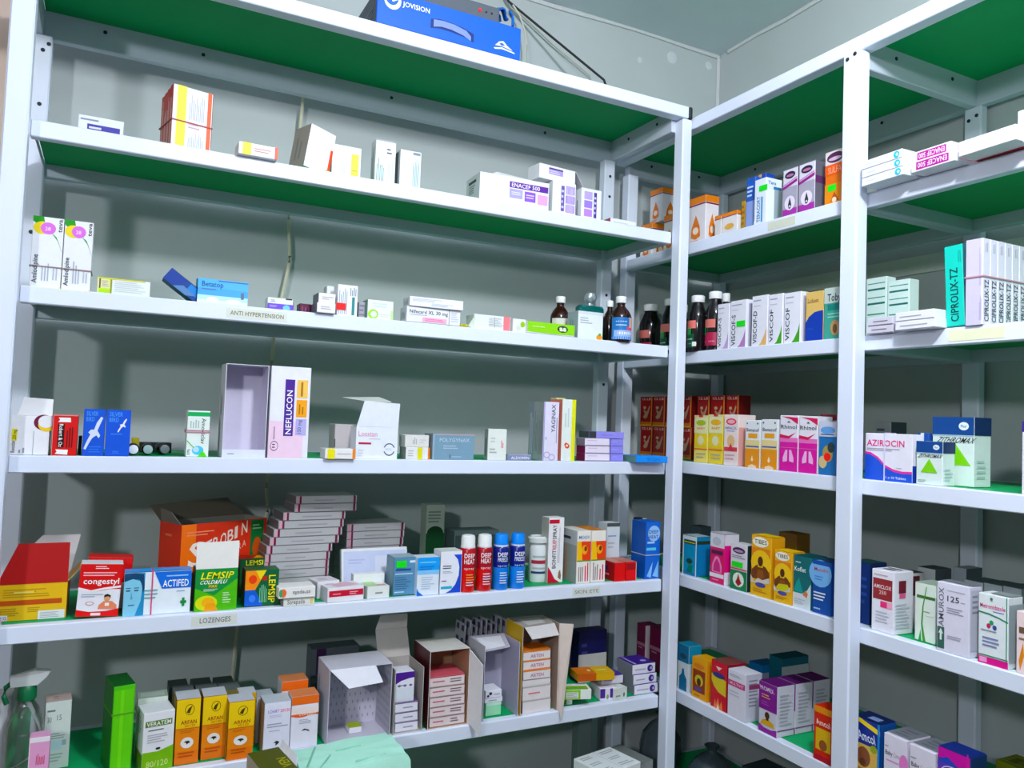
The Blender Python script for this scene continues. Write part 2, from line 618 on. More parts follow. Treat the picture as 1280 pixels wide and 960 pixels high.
# paper strips with typed lettering on the rails
def strip(unit, sh, u0, u1, text, c='d8dcd4', tc='6a6a5c', fill=(.06, .28, .94, .72)):
    z = ZL[sh] if sh[0] == 'L' else ZR[sh]
    zz = z-APR*.5
    h = APR*.62
    left = sh[0] == 'L'
    if left:
        a = axis_at((0, 0, zz), 0, u=u0); bq = axis_at((0, 0, zz), 0, u=u1)
    else:
        a = axis_at((RX, 0, zz), 1, u=u0); bq = axis_at((RX, 0, zz), 1, u=u1)
    w = abs(bq-a)
    b = MB(); b.box(-w/2, w/2, -.0002, .0002, 0, h, mat(c, .6))
    o = b.build('label_strip', unit)
    o.location = ((a+bq)/2, -.0004, zz-h/2) if left else (RX-.0004, (a+bq)/2, zz-h/2)
    o.rotation_euler = (0, 0, 0 if left else -math.pi/2)
    o['label'] = 'small paper strip with typed capitals stuck on the rail' if text else 'blank yellowed paper strip stuck on the rail'
    if text:
        printing([T('F', text, fill[0], fill[1], fill[2], fill[3], tc)], w, .0004, h, o)
strip(U1, 'L2', 283, 359, 'ANTI HYPERTENSION', tc='77776a')
strip(U1, 'L4', 239, 296, 'LOZENGES', tc='6d7080', fill=(.18, .3, .86, .8))
strip(U1, 'L4', 716, 750, 'SKIN EYE', tc='8c9098')
strip(U2, 'R2', 1186, 1256, '', c='dfe0c4')
strip(U2, 'R1', 960, 994, '', c='cfd2c4')
# ================================================================ on top of the unit, L0
ZT0 = ZL['L0']
def recorder_box():
    sh = 'L0'
    zb = ZT0
    c, _ = place('L0', 470, -.034, zb)
    c2, _ = place('L0', 650, -.034, zb)
    w = c2.x-c.x
    h = axis_at(c2, 2, v=36)-zb
    t = .20
    b = MB(); b.box(-w/2, w/2, -t/2, t/2, 0, h, mat('0a5fd0', .4))
    o = b.build('equipment_box', bevel=.0015)
    o.location = (c.x+w/2, -.034+t/2, zb)
    tag(o, 'long blue cardboard box with a slot handle lying on top of the shelving', 'box')
    printing([r('F', .004, .02, .996, .98, '0a5fd0'), r('L', .004, .02, .996, .98, '26344a'), T('F', 'JOVISION', .165, .66, .345, .80, 'f2f4fa'), e('F', .10, .74, .055, .26, 'f2f4fa', 20), e('F', .095, .80, .042, .20, '0a5fd0', 20), p('F', [(.10, .70), (.13, .78), (.12, .86), (.09, .80)], 'f2f4fa'),
              p('F', [(.355, .53), (.42, .585), (.50, .57), (.58, .52), (.655, .42), (.655, .16), (.60, .25), (.50, .30), (.42, .31), (.355, .26)], '062c6a'),
              p('F', [(.375, .53), (.44, .56), (.52, .54), (.60, .46), (.635, .33), (.635, .19), (.58, .30), (.50, .37), (.43, .38), (.375, .32)], '7f90cc'),
              p('F', [(.81, .28), (.84, .42), (.87, .46), (.895, .36), (.94, .24), (.86, .30)], 'eef2fb'), p('F', [(.84, .36), (.862, .40), (.885, .33), (.855, .31)], '0a5fd0'), p('F', [(.80, .20), (.86, .26), (.95, .20), (.96, .16), (.86, .21), (.81, .16)], 'eef2fb'),
              s('L', .1, .2, .35, .9, 7, '8a94a6'), s('L', .5, .2, .9, .6, 4, '6a7488')], w, t, h, o)
    # recorder on the box
    top = zb+h
    rc, _ = place('L0', 528, -.022, top)
    rc2, _ = place('L0', 624, -.022, top)
    rw = rc2.x-rc.x
    b = MB()
    b.box(-rw/2, rw/2, -.08, .08, .003, .040, mat('565d66', .45))
    d_ = b.build('video_recorder', bevel=.002)
    d_.location = (rc.x+rw/2, -.022+.08, top)
    tag(d_, 'slim grey recorder with a red indicator light sitting on the blue box', 'recorder')
    b = MB(); b.lathe([(.004, 0), (.004, .001)], 10, mat('e8433c', .4)); x = b.build('indicator_light', d_); x.location = (rw/2-.050, -.0801, .022); x.rotation_euler = (math.pi/2, 0, 0); x['label'] = 'red indicator light'
    for q in (.034, .020):
        b = MB(); b.lathe([(.0025, 0), (.0025, .001)], 8, mat('22262b', .4)); x = b.build('button', d_); x.location = (rw/2-q, -.0801, .022); x.rotation_euler = (math.pi/2, 0, 0)
    for sx in (-1, 1):
        for sy in (-1, 1):
            b = MB(); b.lathe([(.006, 0), (.006, .0032)], 8, mat('15181c', .7)); x = b.build('foot', d_); x.location = (sx*(rw/2-.015), sy*.06, 0)
    # blue network leads looped at its right end
    b = MB()
    cb = mat('1f66b8', .45)
    base = Vector((rc.x+rw+.018, .02, top))
    for i in range(8):
        rr = .020+.003*(i % 4)
        ph = i*.5
        pts = []
        for k in range(15):
            a = math.pi*1.5*k/14+ph*.25
            pts.append(base+Vector((-.006+rr*math.cos(a)*.75, -.03+i*.007+.006*math.sin(3*a), .026+rr*math.sin(a))))
        b.tube(pts, .0026, cb, 6)
    for i in range(3):
        b.tube([base+Vector((.010+i*.004, -.035+i*.006, .045)), base+Vector((.014+i*.004, -.045+i*.006, .03)), base+Vector((.012+i*.004, -.05+i*.006, .003))], .0026, cb, 6)
    o = b.build('cable_coil', smooth=True)
    o['label'] = 'tangle of blue network cable'
    tag(o, 'tangle of blue network leads heaped beside the grey recorder', 'cable')
recorder_box()
def wire(name, pts, rad, col, label, n=8):
    b = MB(); b.tube(pts, rad, mat(col, .5), n)
    return tag(b.build(name, smooth=True), label, 'cable')
q0 = on_plane(636, 2, 1, .33); q1 = on_plane(755, 100, 1, .20)
wire('cable', [(q0.x-.12, .33, q0.z+.16), (q0.x, .33, q0.z), tuple(q0*.5+q1*.5), tuple(q1), (q1.x+.05, .185, ZT0+.004)], .0035, '15181c', 'black cable running down the wall to the unit top')
qa = on_plane(640, 10, 1, .30)
pts = [on_plane(u, v, 1, .30) for u, v in ((641, 6), (650, 20), (656, 38), (658, 56))]
wire('cable', [tuple(x) for x in pts]+[(pts[-1].x, .30, ZT0+.003)], .0025, 'c9c7c0', 'thin white lead hanging down behind the blue box')
pts = [on_plane(u, v, 1, .340) for u, v in ((640, 8), (690, 55), (738, 95))]
wire('cable', [(pts[0].x-.1, .340, pts[0].z+.12)]+[tuple(x) for x in pts]+[(pts[-1].x+.03, .33, ZT0+.003)], .002, 'b0aca2', 'thin pale lead beside the black cable on the wall')
# white flex behind the shelves, in one run along the wall
pts = [on_plane(u, v, 1, .330) for u, v in ((381, 80), (380, 110), (376, 150), (372, 190), (366, 240), (361, 275), (362, 320), (357, 350), (352, 372), (345, 410), (340, 450), (338, 520), (336, 580), (333, 610), (334, 640), (320, 680), (300, 760), (295, 800), (291, 840), (285, 900))]
fine = []
for i in range(len(pts)-1):
    p0, p1, p2, p3 = pts[max(i-1, 0)], pts[i], pts[i+1], pts[min(i+2, len(pts)-1)]
    for k in range(4):
        f = k/4
        fine.append(.5*((2*p1)+(p2-p0)*f+(2*p0-5*p1+4*p2-p3)*f*f+(3*p1-p0-3*p2+p3)*f**3))
pts = fine+[pts[-1]]
wire('cable', [tuple(x) for x in pts], .0042, 'cfcdb8', 'cream flex hanging down the back wall behind the shelves')

# ================================================================ L1
WH = 'e4e6ea'
C('L1', 96, 153, 142, .10, .03, 'small white carton with purple and magenta bars, alone near the left post', WH, [r('F', .20, .46, .92, .72, '44409c'), r('F', .2, .22, .42, .40, '9ea6d8'), r('F', .45, .2, .68, .41, '8c1460'), r('F', .71, .2, .92, .41, 'c46ac0'), s('F', .24, .52, .6, .68, 1, 'dcd8f2'), s('F', .05, .8, .45, .92, 1, '8d93b0')])
pk = None
for i in range(4):
    pk = C('L1', 213, 265, 104, .028, .0195, ['white carton with a yellow stripe, front one of the banded upright bundle', 'red edged carton second from the front in the banded bundle', 'red edged carton third from the front in the banded bundle', 'red edged carton at the back of the banded bundle'][i], WH,
          [r('L', 0, 0, 1, 1, 'b9382f'), s('L', .2, .05, .8, .95, 3, 'd9c9c0', 1), r('R', 0, 0, 1, 1, 'c8653a')] + ([r('F', .10, .0, .33, 1, 'e8dc12'), r('F', .87, 0, .97, 1, 'd8622e'), s('F', .4, .5, .8, .9, 9, 'b4b6c4', 1), s('F', .4, .06, .8, .32, 9, 'b4b6c4', 1), s('F', .4, .36, .75, .46, 2, 'c3a4b8')] if i == 0 else []), h=None if i == 0 else f0['dims'][2]-.002*i, w=None if i == 0 else f0['dims'][0]-.001*i, group='banded upright cartons', rot=13, behind=pk)
    if i == 0:
        f0 = pk
w_, t_, h_ = f0['dims']
q = f0.location+Matrix.Rotation(f0.rotation_euler.z, 3, 'Z') @ Vector((0, -t_/2+.0402, 0))
g = empty('rubber_band', q, f0.rotation_euler.z)
rb = band(g, w_, .0810, h_, z=.45, c='a8555a'); rb.name = 'elastic_loop'
tag(g, 'red rubber band round the upright yellow striped bundle', 'rubber band')
C('L1', 298, 347, 176, -.014, .05, 'small white carton lying flat with a yellow end, jutting over the rail', WH, [r('F', .1, 0, .32, 1, 'e6d81c'), r('F', .92, 0, 1, 1, 'e0562c'), s('F', .4, .3, .85, .7, 2, 'b98a8a'), r('L', 0, 0, 1, 1, 'd8d4d0')])
o = OPEN('L1', 377, 0, 156, .02, .062, 'open white carton leaning to the right with its grey side showing', 'f0f0f4', 'b8b0a4', 'T', [r('L', 0, 0, 1, 1, '9c968e'), r('F', .9, .0, 1, .62, 'e0562c'), r('F', .85, 0, 1, .14, 'd9a05c'), s('L', .2, .2, .7, .9, 2, '857f78', 1)], w=.062, rot=14)
o.rotation_euler = (0, math.radians(9), math.radians(20)); o.location.z += .0062; o.location.y += .006
C('L1', 414, 450, 179, .05, .04, 'white carton with a broad yellow stripe beside the leaning open one', WH, [r('F', .66, .0, .92, .80, 'e2dc10'), s('F', .3, .2, .45, .7, 4, 'b2b8c6', 1), s('F', .68, .3, .9, .36, 1, 'a8a40c')])
C('L1', 468, 493, 173, .025, .035, 'taller of two white cartons with green print, on the left', WH, [s('F', .05, .02, .45, .60, 5, '4d8d84', 1), s('F', .55, .68, .85, .84, 2, '55606a'), r('F', .0, .97, 1, 1, '98a4a8'), s('L', .2, .1, .8, .9, 4, '93aaa6', 1), s('F', .6, .1, .9, .6, 3, 'bcd0d0', 1)])
C('L1', 499, 525, 186, .02, .045, 'shorter of two white cartons with green print, on the right', WH, [s('F', .6, .05, .92, .85, 6, '6f9c9a', 1), r('L', .1, .02, .7, .98, '3f5c55'), r('F', .6, .9, .95, .97, '7d8a92'), s('F', .1, .1, .4, .8, 3, 'd0d6dc', 1)])
PUR = '5b2a94'; LIL = '9a7fd6'
ov = dict(group='white cartons with purple squares on the top shelf')
o8 = C('L1', 599, 684, 214, .012, .085, 'long white carton with a purple banner and lilac squares', WH, [r('F', .42, .62, .985, .84, PUR), T('F', 'ENACEF 500', .45, .66, .86, .80, 'efe8fb'), r('F', .42, .25, .61, .58, 'a9a4e4'), r('F', .64, .2, .80, .56, '8a5fd0'), r('F', .83, .16, .98, .52, 'd8a6e0'), s('F', .45, .36, .58, .5, 2, 'dcd8f8'), s('F', .66, .3, .78, .48, 2, 'd8c8f8'), r('L', .2, .72, .75, .82, '34343c'), s('L', .25, .35, .75, .66, 4, '8c8c98')], rot=-2)
flap(o8, [(-.06, -.0405, o8['dims'][2]+.0006), (.06, -.0405, o8['dims'][2]+.0006), (.055, -.02, o8['dims'][2]+.008), (-.04, -.025, o8['dims'][2]+.012)], 'd9dbde', name='torn_lid')
o9 = C('L1', 690, 719, 225, .015, .06, 'white carton on end with lilac squares, left one under the open carton', WH, [r('F', .36, .1, .50, .88, '6a5aa4'), s('F', .38, .15, .48, .8, 4, 'c8c4ea'), r('F', .56, .64, .95, .9, 'b4a4e4'), r('F', .56, .36, .95, .60, LIL), r('F', .56, .08, .95, .32, 'a990e0'), s('F', .6, .1, .9, .88, 7, 'cfc4f0', 1)])
o10 = C('L1', 726, 751, 234, .015, .06, 'white carton on end with lilac squares, right one under the open carton', WH, [r('F', .14, .64, .54, .9, 'b4a4e4'), r('F', .14, .36, .54, .60, LIL), r('F', .14, .08, .54, .32, 'b58ad8'), r('F', .62, .06, .76, .9, '4a3a8c'), s('F', .64, .15, .74, .8, 4, 'c8c4ea'), s('L', .2, .1, .8, .9, 3, 'a0a4ac', 1)])
o11 = C('L1', 674, 722, 0, .02, .05, 'white carton with one end burst open, lying across two upright ones', WH, [r('F', .26, .40, .65, .86, 'a99ad8'), r('F', .26, .74, .65, .84, '4a3a74'), s('F', .3, .45, .6, .7, 2, 'd8d0f4'), r('R', .1, .05, .9, .95, '3d3d44')], on=o9, zb=.0015, h=.036, rot=6)
w_, t_, h_ = o11['dims']
flap(o11, [(w_/2, -t_/2, h_), (w_/2, t_/2, h_), (w_/2+.034, t_/2-.006, .006), (w_/2+.030, -t_/2+.004, .002)], 'dcd8ea', 'c8c8cc', name='end_flap')
C('L1', 763, 795, 272, .03, .035, 'thin white carton lying flat beside the right hand posts', WH, [r('L', 0, 0, 1, 1, 'b0506a'), s('F', .1, .3, .8, .7, 1, 'c4c8cc')])

# ================================================================ L2
TV = [p('F', [(0, 1), (0, .93), (.22, .86), (.38, .93), (.34, 1)], '2f8f22'), e('F', .32, .84, .30, .09, 'e8d22c'), e('F', .50, .84, .25, .085, 'cf74cf'), T('F', '28', .40, .81, .58, .86, 'f0d8f4'), T('F', 'teva', .80, .80, .95, .985, '3c4048', rot=90),
      p('F', [(.62, .78), (.78, .73), (.96, .55), (.98, .52), (.86, .66)], '2f9a3c'), T('F', 'Amlodipine', .06, .06, .22, .46, '3b4350', rot=90), s('F', .34, .1, .62, .42, 3, 'a9b0bc', 1), s('F', .7, .12, .9, .34, 2, 'b4bac4', 1), p('F', [(0, 0), (.14, 0), (0, .03)], 'd8c66a'), p('F', [(.86, 0), (1, 0), (1, .03)], 'd8d26a')]
a1 = C('L2', 36, 75, 269, .018, .05, 'tall white carton with a pink disc, left one of the banded pair at the post', WH, TV, group='tall white cartons with pink discs')
a2 = C('L2', 76, 112, 275, .018, .05, 'tall white carton with a pink disc, right one of the banded pair', WH, TV, group='tall white cartons with pink discs', h=a1['dims'][2])
wa, ta, ha = a1['dims']; wb_ = a2['dims'][0]
x0 = a1.location.x-wa/2; x1 = a2.location.x+wb_/2
g = empty('rubber_band', ((x0+x1)/2, a1.location.y, a1.location.z))
rb = band(g, x1-x0, ta, ha, z=.30, c='8d7b7c'); rb.name = 'elastic_loop'
tag(g, 'brown rubber band round the pair of tall white cartons', 'rubber band')
c3 = C('L2', 121, 187, 346, .03, .028, 'low white carton with a lime and yellow end, lying beside the banded pair', 'e2e6e4', [r('F', 0, 0, .27, 1, 'd8dc9c'), r('F', .03, .1, .06, .95, '6a4a4e'), r('F', .03, .06, .24, .36, 'b4d62c'), r('F', .24, 0, .27, 1, '8c8c3c'), s('F', .08, .45, .22, .85, 4, 'b0a4b8'), s('F', .32, .2, .95, .88, 6, 'c9d0d2'), r('F', 0, .93, .9, 1, 'd9d94e')])
c4 = C('L2', 246, 309, 347, .03, .03, 'pale blue carton with dark blue lettering and a white base', '5aa4e0', [r('F', 0, .62, 1, 1, '62b0ee'), r('F', 0, .0, 1, .36, 'b9dcf4'), r('F', 0, 0, 1, .18, 'e4eef6'), T('F', 'Betatop', .08, .70, .50, .90, '274a8c'), s('F', .08, .56, .4, .64, 1, '5574b0'), r('F', .86, .3, .92, .56, '5d7088'), r('F', .4, .93, 1, .97, '3f6c9c'), e('F', .3, .2, .12, .1, 'f0f6fa'), e('F', .72, .16, .16, .1, 'f0f6fa'), r('L', 0, 0, 1, 1, '3a8cc4')])
tb = C('L2', 197, 0, 0, .035, .045, 'dark blue carton tipped on its edge against the pale blue one', '1a3f86', [r('F', 0, 0, .5, 1, '143a8c'), r('F', .62, .35, 1, .95, '1a7cc4'), r('T', 0, 0, 1, 1, '5b86c4'), p('F', [(.3, 0), (.7, .0), (.9, .4), (.5, .5)], '5c7fae')], w=.074, h=.026, tilt=(0, 36), lift=.0225)
c6 = C('L2', 334, 366, 371, .02, .03, 'small white carton with a purple lower half and pale blue dot', 'e0e4e2', [r('F', 0, 0, 1, .52, '6a4fc0'), e('F', .74, .22, .14, .24, '79c0ec'), s('F', .12, .62, .32, .84, 2, '8a9490'), r('F', .7, .9, .95, 1, '23262c'), r('R', 0, 0, 1, 1, '5a3f9c'), s('F', .08, .2, .45, .4, 2, 'b8acec')])
C('L2', 374, 389, 379, .05, .03, 'small dark maroon carton between purple and white cartons', '5a1c3c', [s('F', .1, .1, .9, .9, 3, '84466a', 1)])
c8 = C('L2', 396, 419, 0, -.010, .05, 'lower of two little white cartons stacked on the rail', 'e6e4e8', [s('F', .2, .3, .9, .7, 2, 'b0b0b8'), r('L', 0, 0, 1, 1, '6a6a78')], h=.0205)
c8b = C('L2', 398, 419, 0, -.006, .05, 'upper of two little white cartons stacked on the rail', 'e6e4e8', [s('F', .2, .3, .9, .7, 2, 'b0b0b8'), r('L', 0, 0, 1, 1, '6a6a78')], h=.0205, on=c8)
C('L2', 421, 446, 355, .010, .035, 'white upright carton with fine vertical lines and a red sticker', 'e8eaf0', [s('F', .05, .05, .5, .92, 5, '9aa6b4', 1), r('F', .72, .04, .86, .62, '3c8486'), s('F', .6, .66, .94, .94, 4, '6c8490', 1)], st=[(-.05, .18, .42, .40, 'f0352c')])
C('L2', 407, 421, 357, .060, .03, 'white carton standing behind the fine lined one', 'd9dadc', [s('F', .1, .1, .9, .8, 4, 'aab0b8', 1)])
C('L2', 448, 456, 377, .03, .03, 'narrow grey carton squeezed beside the fine lined one', 'a9a6b4', [s('F', .1, .1, .9, .9, 3, '85808e')])
C('L2', 459, 491, 374, .012, .04, 'white carton with a lime ring printed at its lower corner', 'e4ecec', [e('F', .22, .24, .20, .26, 'a2d84a'), e('F', .24, .24, .12, .16, 'dcecf0'), s('F', .5, .1, .9, .3, 2, 'c0d0d4'), r('F', .9, 0, 1, .5, 'bfe0a0'), r('L', 0, 0, 1, 1, '7ca48c'), s('F', .2, .6, .9, .9, 2, 'd0dcdc')])
n1 = C('L2', 508, 575, 382, .0, .045, 'white carton with a pink panel, under another white carton', 'e6e8ee', [T('F', 'Nifecard XL 30 mg', .05, .58, .76, .80, '3e4452'), r('F', .29, .06, .74, .36, 'eab4cc'), s('F', .34, .1, .7, .3, 2, 'd878a4'), r('F', .78, .0, .79, 1, '8a90a0'), s('F', .82, .2, .97, .9, 5, 'c8ccd8'), s('L', .2, .2, .8, .8, 4, 'a9adb6', 1), s('F', .06, .44, .4, .52, 1, 'a4a8b4')])
n2 = C('L2', 512, 578, 0, -.004, .05, 'white finely printed carton on top of the pink panelled one', 'e8eaf0', [s('F', .05, .5, .65, .85, 3, 'b9c0cc'), s('F', .4, .15, .85, .45, 3, 'b4bcc8'), s('L', .2, .2, .8, .8, 4, 'a9adb6', 1)], h=n1['dims'][2]*.62, on=n1, rot=-2)
C('L2', 576, 585, 404, .0, .03, 'tiny yellow carton end between the white cartons', 'c8c41c', [s('F', .2, .3, .8, .7, 1, '6a6a20'), r('F', 0, .8, 1, 1, 'a4acb8')])
cw = C('L2', 592, 638, 392, .012, .045, 'crumpled white carton with a salmon stripe', 'dfe4e2', [r('F', .80, 0, .98, 1, 'e8848c'), s('F', .4, .2, .78, .85, 6, 'b9c0c4'), r('F', .55, .1, .56, .9, '7f888c'), r('F', .4, .34, .8, .36, '7f888c')], rot=0)
w_, t_, h_ = cw['dims']
flap(cw, [(-w_/2-.014, -t_/2, .003), (-w_/2, -t_/2, .0), (-w_/2+.002, -t_/2, h_*.86), (-w_/2-.006, -t_/2+.004, h_*.5)], 'd0d8cc', '8aa43c', name='bent_flap')
lc = C('L2', 659, 718, 401, .0, .035, 'lime green carton with a round black emblem', 'e4e8e2', [r('F', 0, .14, 1, 1, '93d40a'), p('F', [(0, .14), (.2, .1), (.6, .06), (1, .12), (1, .2), (0, .2)], '93d40a'), e('F', .74, .56, .115, .30, '3a4232', 20), e('F', .70, .62, .035, .09, 'dfe8d0'), e('F', .78, .62, .035, .09, 'dfe8d0'), e('F', .71, .47, .04, .1, 'dfe8d0'), e('F', .78, .47, .04, .1, 'dfe8d0'), r('F', .10, .56, .36, .62, 'd8f0b0')])
C('L2', 641, 657, 398, .006, .03, 'white carton end with a green leaf, left of the lime carton', 'e6eae6', [e('F', .75, .6, .18, .22, '9cc42c'), e('F', .45, .3, .2, .2, 'd4dcd4')])
C('L2', 722, 753, 388, .03, .05, 'white carton with a small orange fruit, before the teal flask', 'e4eaec', [s('F', .08, .55, .6, .8, 3, 'a8b0b8'), e('F', .86, .12, .12, .10, 'ee9a2c'), e('F', .88, .22, .05, .05, '58a848'), r('F', .0, .9, 1, 1, 'd4dcdf'), r('L', 0, 0, 1, 1, 'a4b4b6'), s('L', .2, .1, .6, .9, 2, '7f9092', 1)])

def bottle(sh, uc, vt, d, wpx, label, glass='2a1210', cap='eceef0', lab=None, body=.62, neck=.30, lpr=(), group=None, name='medicine_bottle', cat='bottle', caph=.13, labz=(.06, .52)):
    z = TOP[sh]
    c, dd = place(sh, uc, d, z)
    rad = wpx/2*_fw.dot(c-CAM)/F_PX
    h = axis_at(c, 2, v=vt)-z
    nr = rad*neck*1.25
    b = MB()
    ht = h*(1-caph)
    b.lathe([(rad*.92, 0), (rad, .004), (rad, ht*body), (rad*.93, ht*(body+.07)), (rad*.72, ht*(body+.17)), (nr*1.05, ht*(body+.27)), (nr, ht*(body+.30)), (nr, ht)], 20, mat(glass, .12, spec=.6, noise=.03))
    o = b.build(name, smooth=True)
    o.location = c
    o.rotation_euler = (0, 0, 0 if sh[0] == 'L' else -math.pi/2)
    tag(o, label, cat, group)
    b = MB()
    cr = nr*1.30
    b.lathe([(cr, ht*.985), (cr*1.02, ht*.99), (cr*1.02, h*.985), (cr*.9, h)], 18, mat(cap, .45))
    cp = b.build('cap', o, smooth=True)
    cp['label'] = 'white screw cap' if cap == 'eceef0' else 'screw cap'
    if lab:
        b = MB()
        for (z0, z1, a0, a1, cc) in lab:
            rr = rad+.0004+(.0002*len(b.f) % .0006)
            b.lathe([(rr, h*z0), (rr, h*z1)], max(4, int(abs(a1-a0)/12)), mat(cc, .45), a0=math.radians(a0-90), a1=math.radians(a1-90), caps=False)
        b.build('label', o, smooth=True)
    o['top'] = z+h
    return o
bottle('L2', 699, 371, .13, 25, 'brown bottle with a white cap standing behind the lime carton', '2c130e', lab=[(.05, .5, -80, 80, 'd8d8cc')])
# teal flask with a round silver stopper
def flask():
    z = TOP['L2']
    c, _ = place('L2', 724, .10, z); c2, _ = place('L2', 755, .10, z)
    w = c2.x-c.x; h = axis_at(c, 2, v=380)-z; t = .03
    b = MB(); b.box(-w/2, w/2, -t/2, t/2, 0, h, mat('2f8a86', .08, spec=.6, trans=.6, noise=.02))
    o = b.build('glass_flask', bevel=.006)
    o.location = (c.x+w/2, .10+t/2, z)
    b = MB(); b.lathe([(.008, h), (.008, h+.006), (.015, h+.012), (.018, h+.022), (.015, h+.032), (.006, h+.037)], 14, mat('b9c4c8', .2, metal=.6)); b.build('stopper', o, smooth=True)['label'] = 'round silver stopper'
    tag(o, 'square teal glass flask with a round silver stopper', 'flask')
flask()
bottle('L2', 761, 376, .08, 17, 'slim dark brown bottle with a white cap behind the blue labelled bottle', '22100e')
bottle('L2', 775, 371, .014, 27, 'brown bottle with a blue and pink label at the right end of the shelf', '2a1210', lab=[(.04, .52, -85, 85, '2f6fb0'), (.30, .52, 15, 85, 'e4b4a0'), (.22, .32, 0, 85, 'd65a74'), (.04, .24, -70, 85, '9cb4e0'), (.04, .10, -85, 85, '3a84cc'), (.34, .36, -60, 0, 'b8d4ea'), (.42, .44, -60, 0, 'b8d4ea'), (.15, .20, -50, 40, 'eef2fa')])
# ================================================================ L3
c = C('L3', 10, 60, 519, .012, .05, 'white carton with a maroon and yellow ring, raised flap at the back', 'e6e6ea', [T('F', 'Rociclav', .05, .06, .15, .36, '4a4e58', rot=90), r('F', .06, .36, .19, .66, 'e2d83c'), T('F', '250 mg', .08, .39, .17, .63, '4c4a20', rot=90), e('F', .84, .84, .25, .20, '6a1a38', 20), e('F', .92, .78, .22, .17, 'e8c84a', 20), e('F', .90, .86, .20, .16, 'e6e6ea', 20), r('F', .60, 0, .61, .62, '8e929c'), s('F', .22, .05, .42, .18, 2, '8d93a0', 1)])
w_, t_, h_ = c['dims']
flap(c, [(w_/2, t_/2, h_), (-w_/2+.006, t_/2, h_), (-w_/2+.014, t_/2+.006, h_+.033), (w_/2, t_/2+.006, h_+.031)], 'd6d6da', 'e2e2e6')
C('L3', 63.5, 95, 518, .006, .035, 'red carton with a white upright name and two white tags', 'cc1f24', [p('F', [(.2, .82), (.28, .87), (.22, .93), (.7, .93), (.72, .82)], 'f4f4f4'), p('F', [(.14, .04), (.22, .09), (.16, .15), (.66, .14), (.64, .02)], 'f4f4f4'), r('F', .22, .2, .48, .78, '2a0c10'), T('F', 'Robert & Oz', .27, .21, .42, .77, 'f6f0f0', rot=-90), s('F', .55, .2, .85, .7, 3, '5a1014', 1), r('L', 0, 0, 1, 1, '8a1418'), r('F', 0, .0, .03, 1, 'e48a88'), r('F', 0, .97, 1, 1, 'e48a88')])
SB = [T('F', 'SILVER', .12, .86, .66, .95, '5c9cf2'), T('F', 'BIRD', .12, .74, .50, .83, '5c9cf2')]
BIRD = [(.06, .15), (.16, .13), (.30, .27), (.44, .38), (.62, .44), (.74, .38), (.80, .44), (.72, .50), (.66, .54), (.76, .66), (.90, .82), (.80, .84), (.62, .72), (.50, .56), (.36, .56), (.24, .50), (.34, .46), (.16, .28)]
C('L3', 102, 129, 511, .006, .03, 'blue carton with a large white gull, the left one of two', '1a55c8', SB+[p('F', BIRD, 'd4dcee'), s('F', .3, .06, .9, .22, 3, '3f78dc')], group='blue gull cartons')
C('L3', 130.5, 161, 512, .006, .03, 'blue carton with a small white gull, the right one of two', '1a55c8', SB+[p('F', [(.44+.45*x, .46+.42*y) for x, y in BIRD], 'e4e8f2'), s('F', .2, .45, .8, .50, 1, '4a82e0'), T('F', 'GULL', .30, .05, .66, .12, '4a82e0')][:-1]+[s('F', .3, .05, .68, .12, 2, '4a82e0')], group='blue gull cartons')
C('L3', 97, 101, 545, .05, .03, 'slim black carton in the gap between red and blue cartons', '17181c', [])
def vial(u, v, d, l, capc, label, sh='L3', col='15191c', rot=0):
    z = TOP[sh]
    c, _ = place(sh, u, d, z)
    b = MB(); b.lathe([(.009, .0), (.011, .002), (.011, l*.7), (.007, l*.8), (.007, l)], 14, mat(col, .2, spec=.5))
    o = b.build('vial', smooth=True)
    o.location = (c.x, d+l*.5, z+.0112)
    o.rotation_euler = (math.pi/2, 0, math.radians(rot))
    b = MB(); b.lathe([(.0085, l*.86), (.0085, l+.002), (.006, l+.003)], 14, mat(capc, .4)); b.build('cap', o, smooth=True)
    return tag(o, label, 'vial')
vial(166, 0, .06, .05, 'e6eaec', 'dark vial lying on its side with a white cap, beside the blue cartons')
vial(184, 0, .07, .05, '8fa4a4', 'dark vial lying on its side with a grey green cap')
vial(200, 0, .09, .05, '6a7076', 'dark vial lying on its side with a dull grey cap, farthest right', rot=8)
C('L3', 164, 173, 548, .12, .02, 'small yellow carton lying among the dark vials', 'b4a838', [], h=.03)
C('L3', 174, 214, 561, .15, .04, 'flat black carton behind the dark vials', '191d20', [], h=.02)
o = C('L3', 232, 260, 513, .012, .04, 'white carton with a green top band and a blue swirl', 'e2ece8', [r('F', 0, .88, 1, .97, '12a860'), T('F', 'Amoxiclav', .64, .28, .82, .84, '4a5650', rot=-90), s('F', .1, .62, .55, .84, 4, 'a8b8b4', 1), e('F', .52, .14, .26, .10, '5ac0e0'), e('F', .44, .16, .14, .06, 'bcd8f4'), p('F', [(.5, .0), (.95, .0), (.8, .1), (.7, .14), (.62, .06)], '5cc83c'), p('F', [(0, .34), (.02, .36), (.36, .2), (.34, .18)], '7cc46c'), T('F', '375', .06, .04, .16, .16, '3a4440', rot=90)], bands=[dict(z=.53, c='b98a98'), dict(z=.57, c='b98a98')])
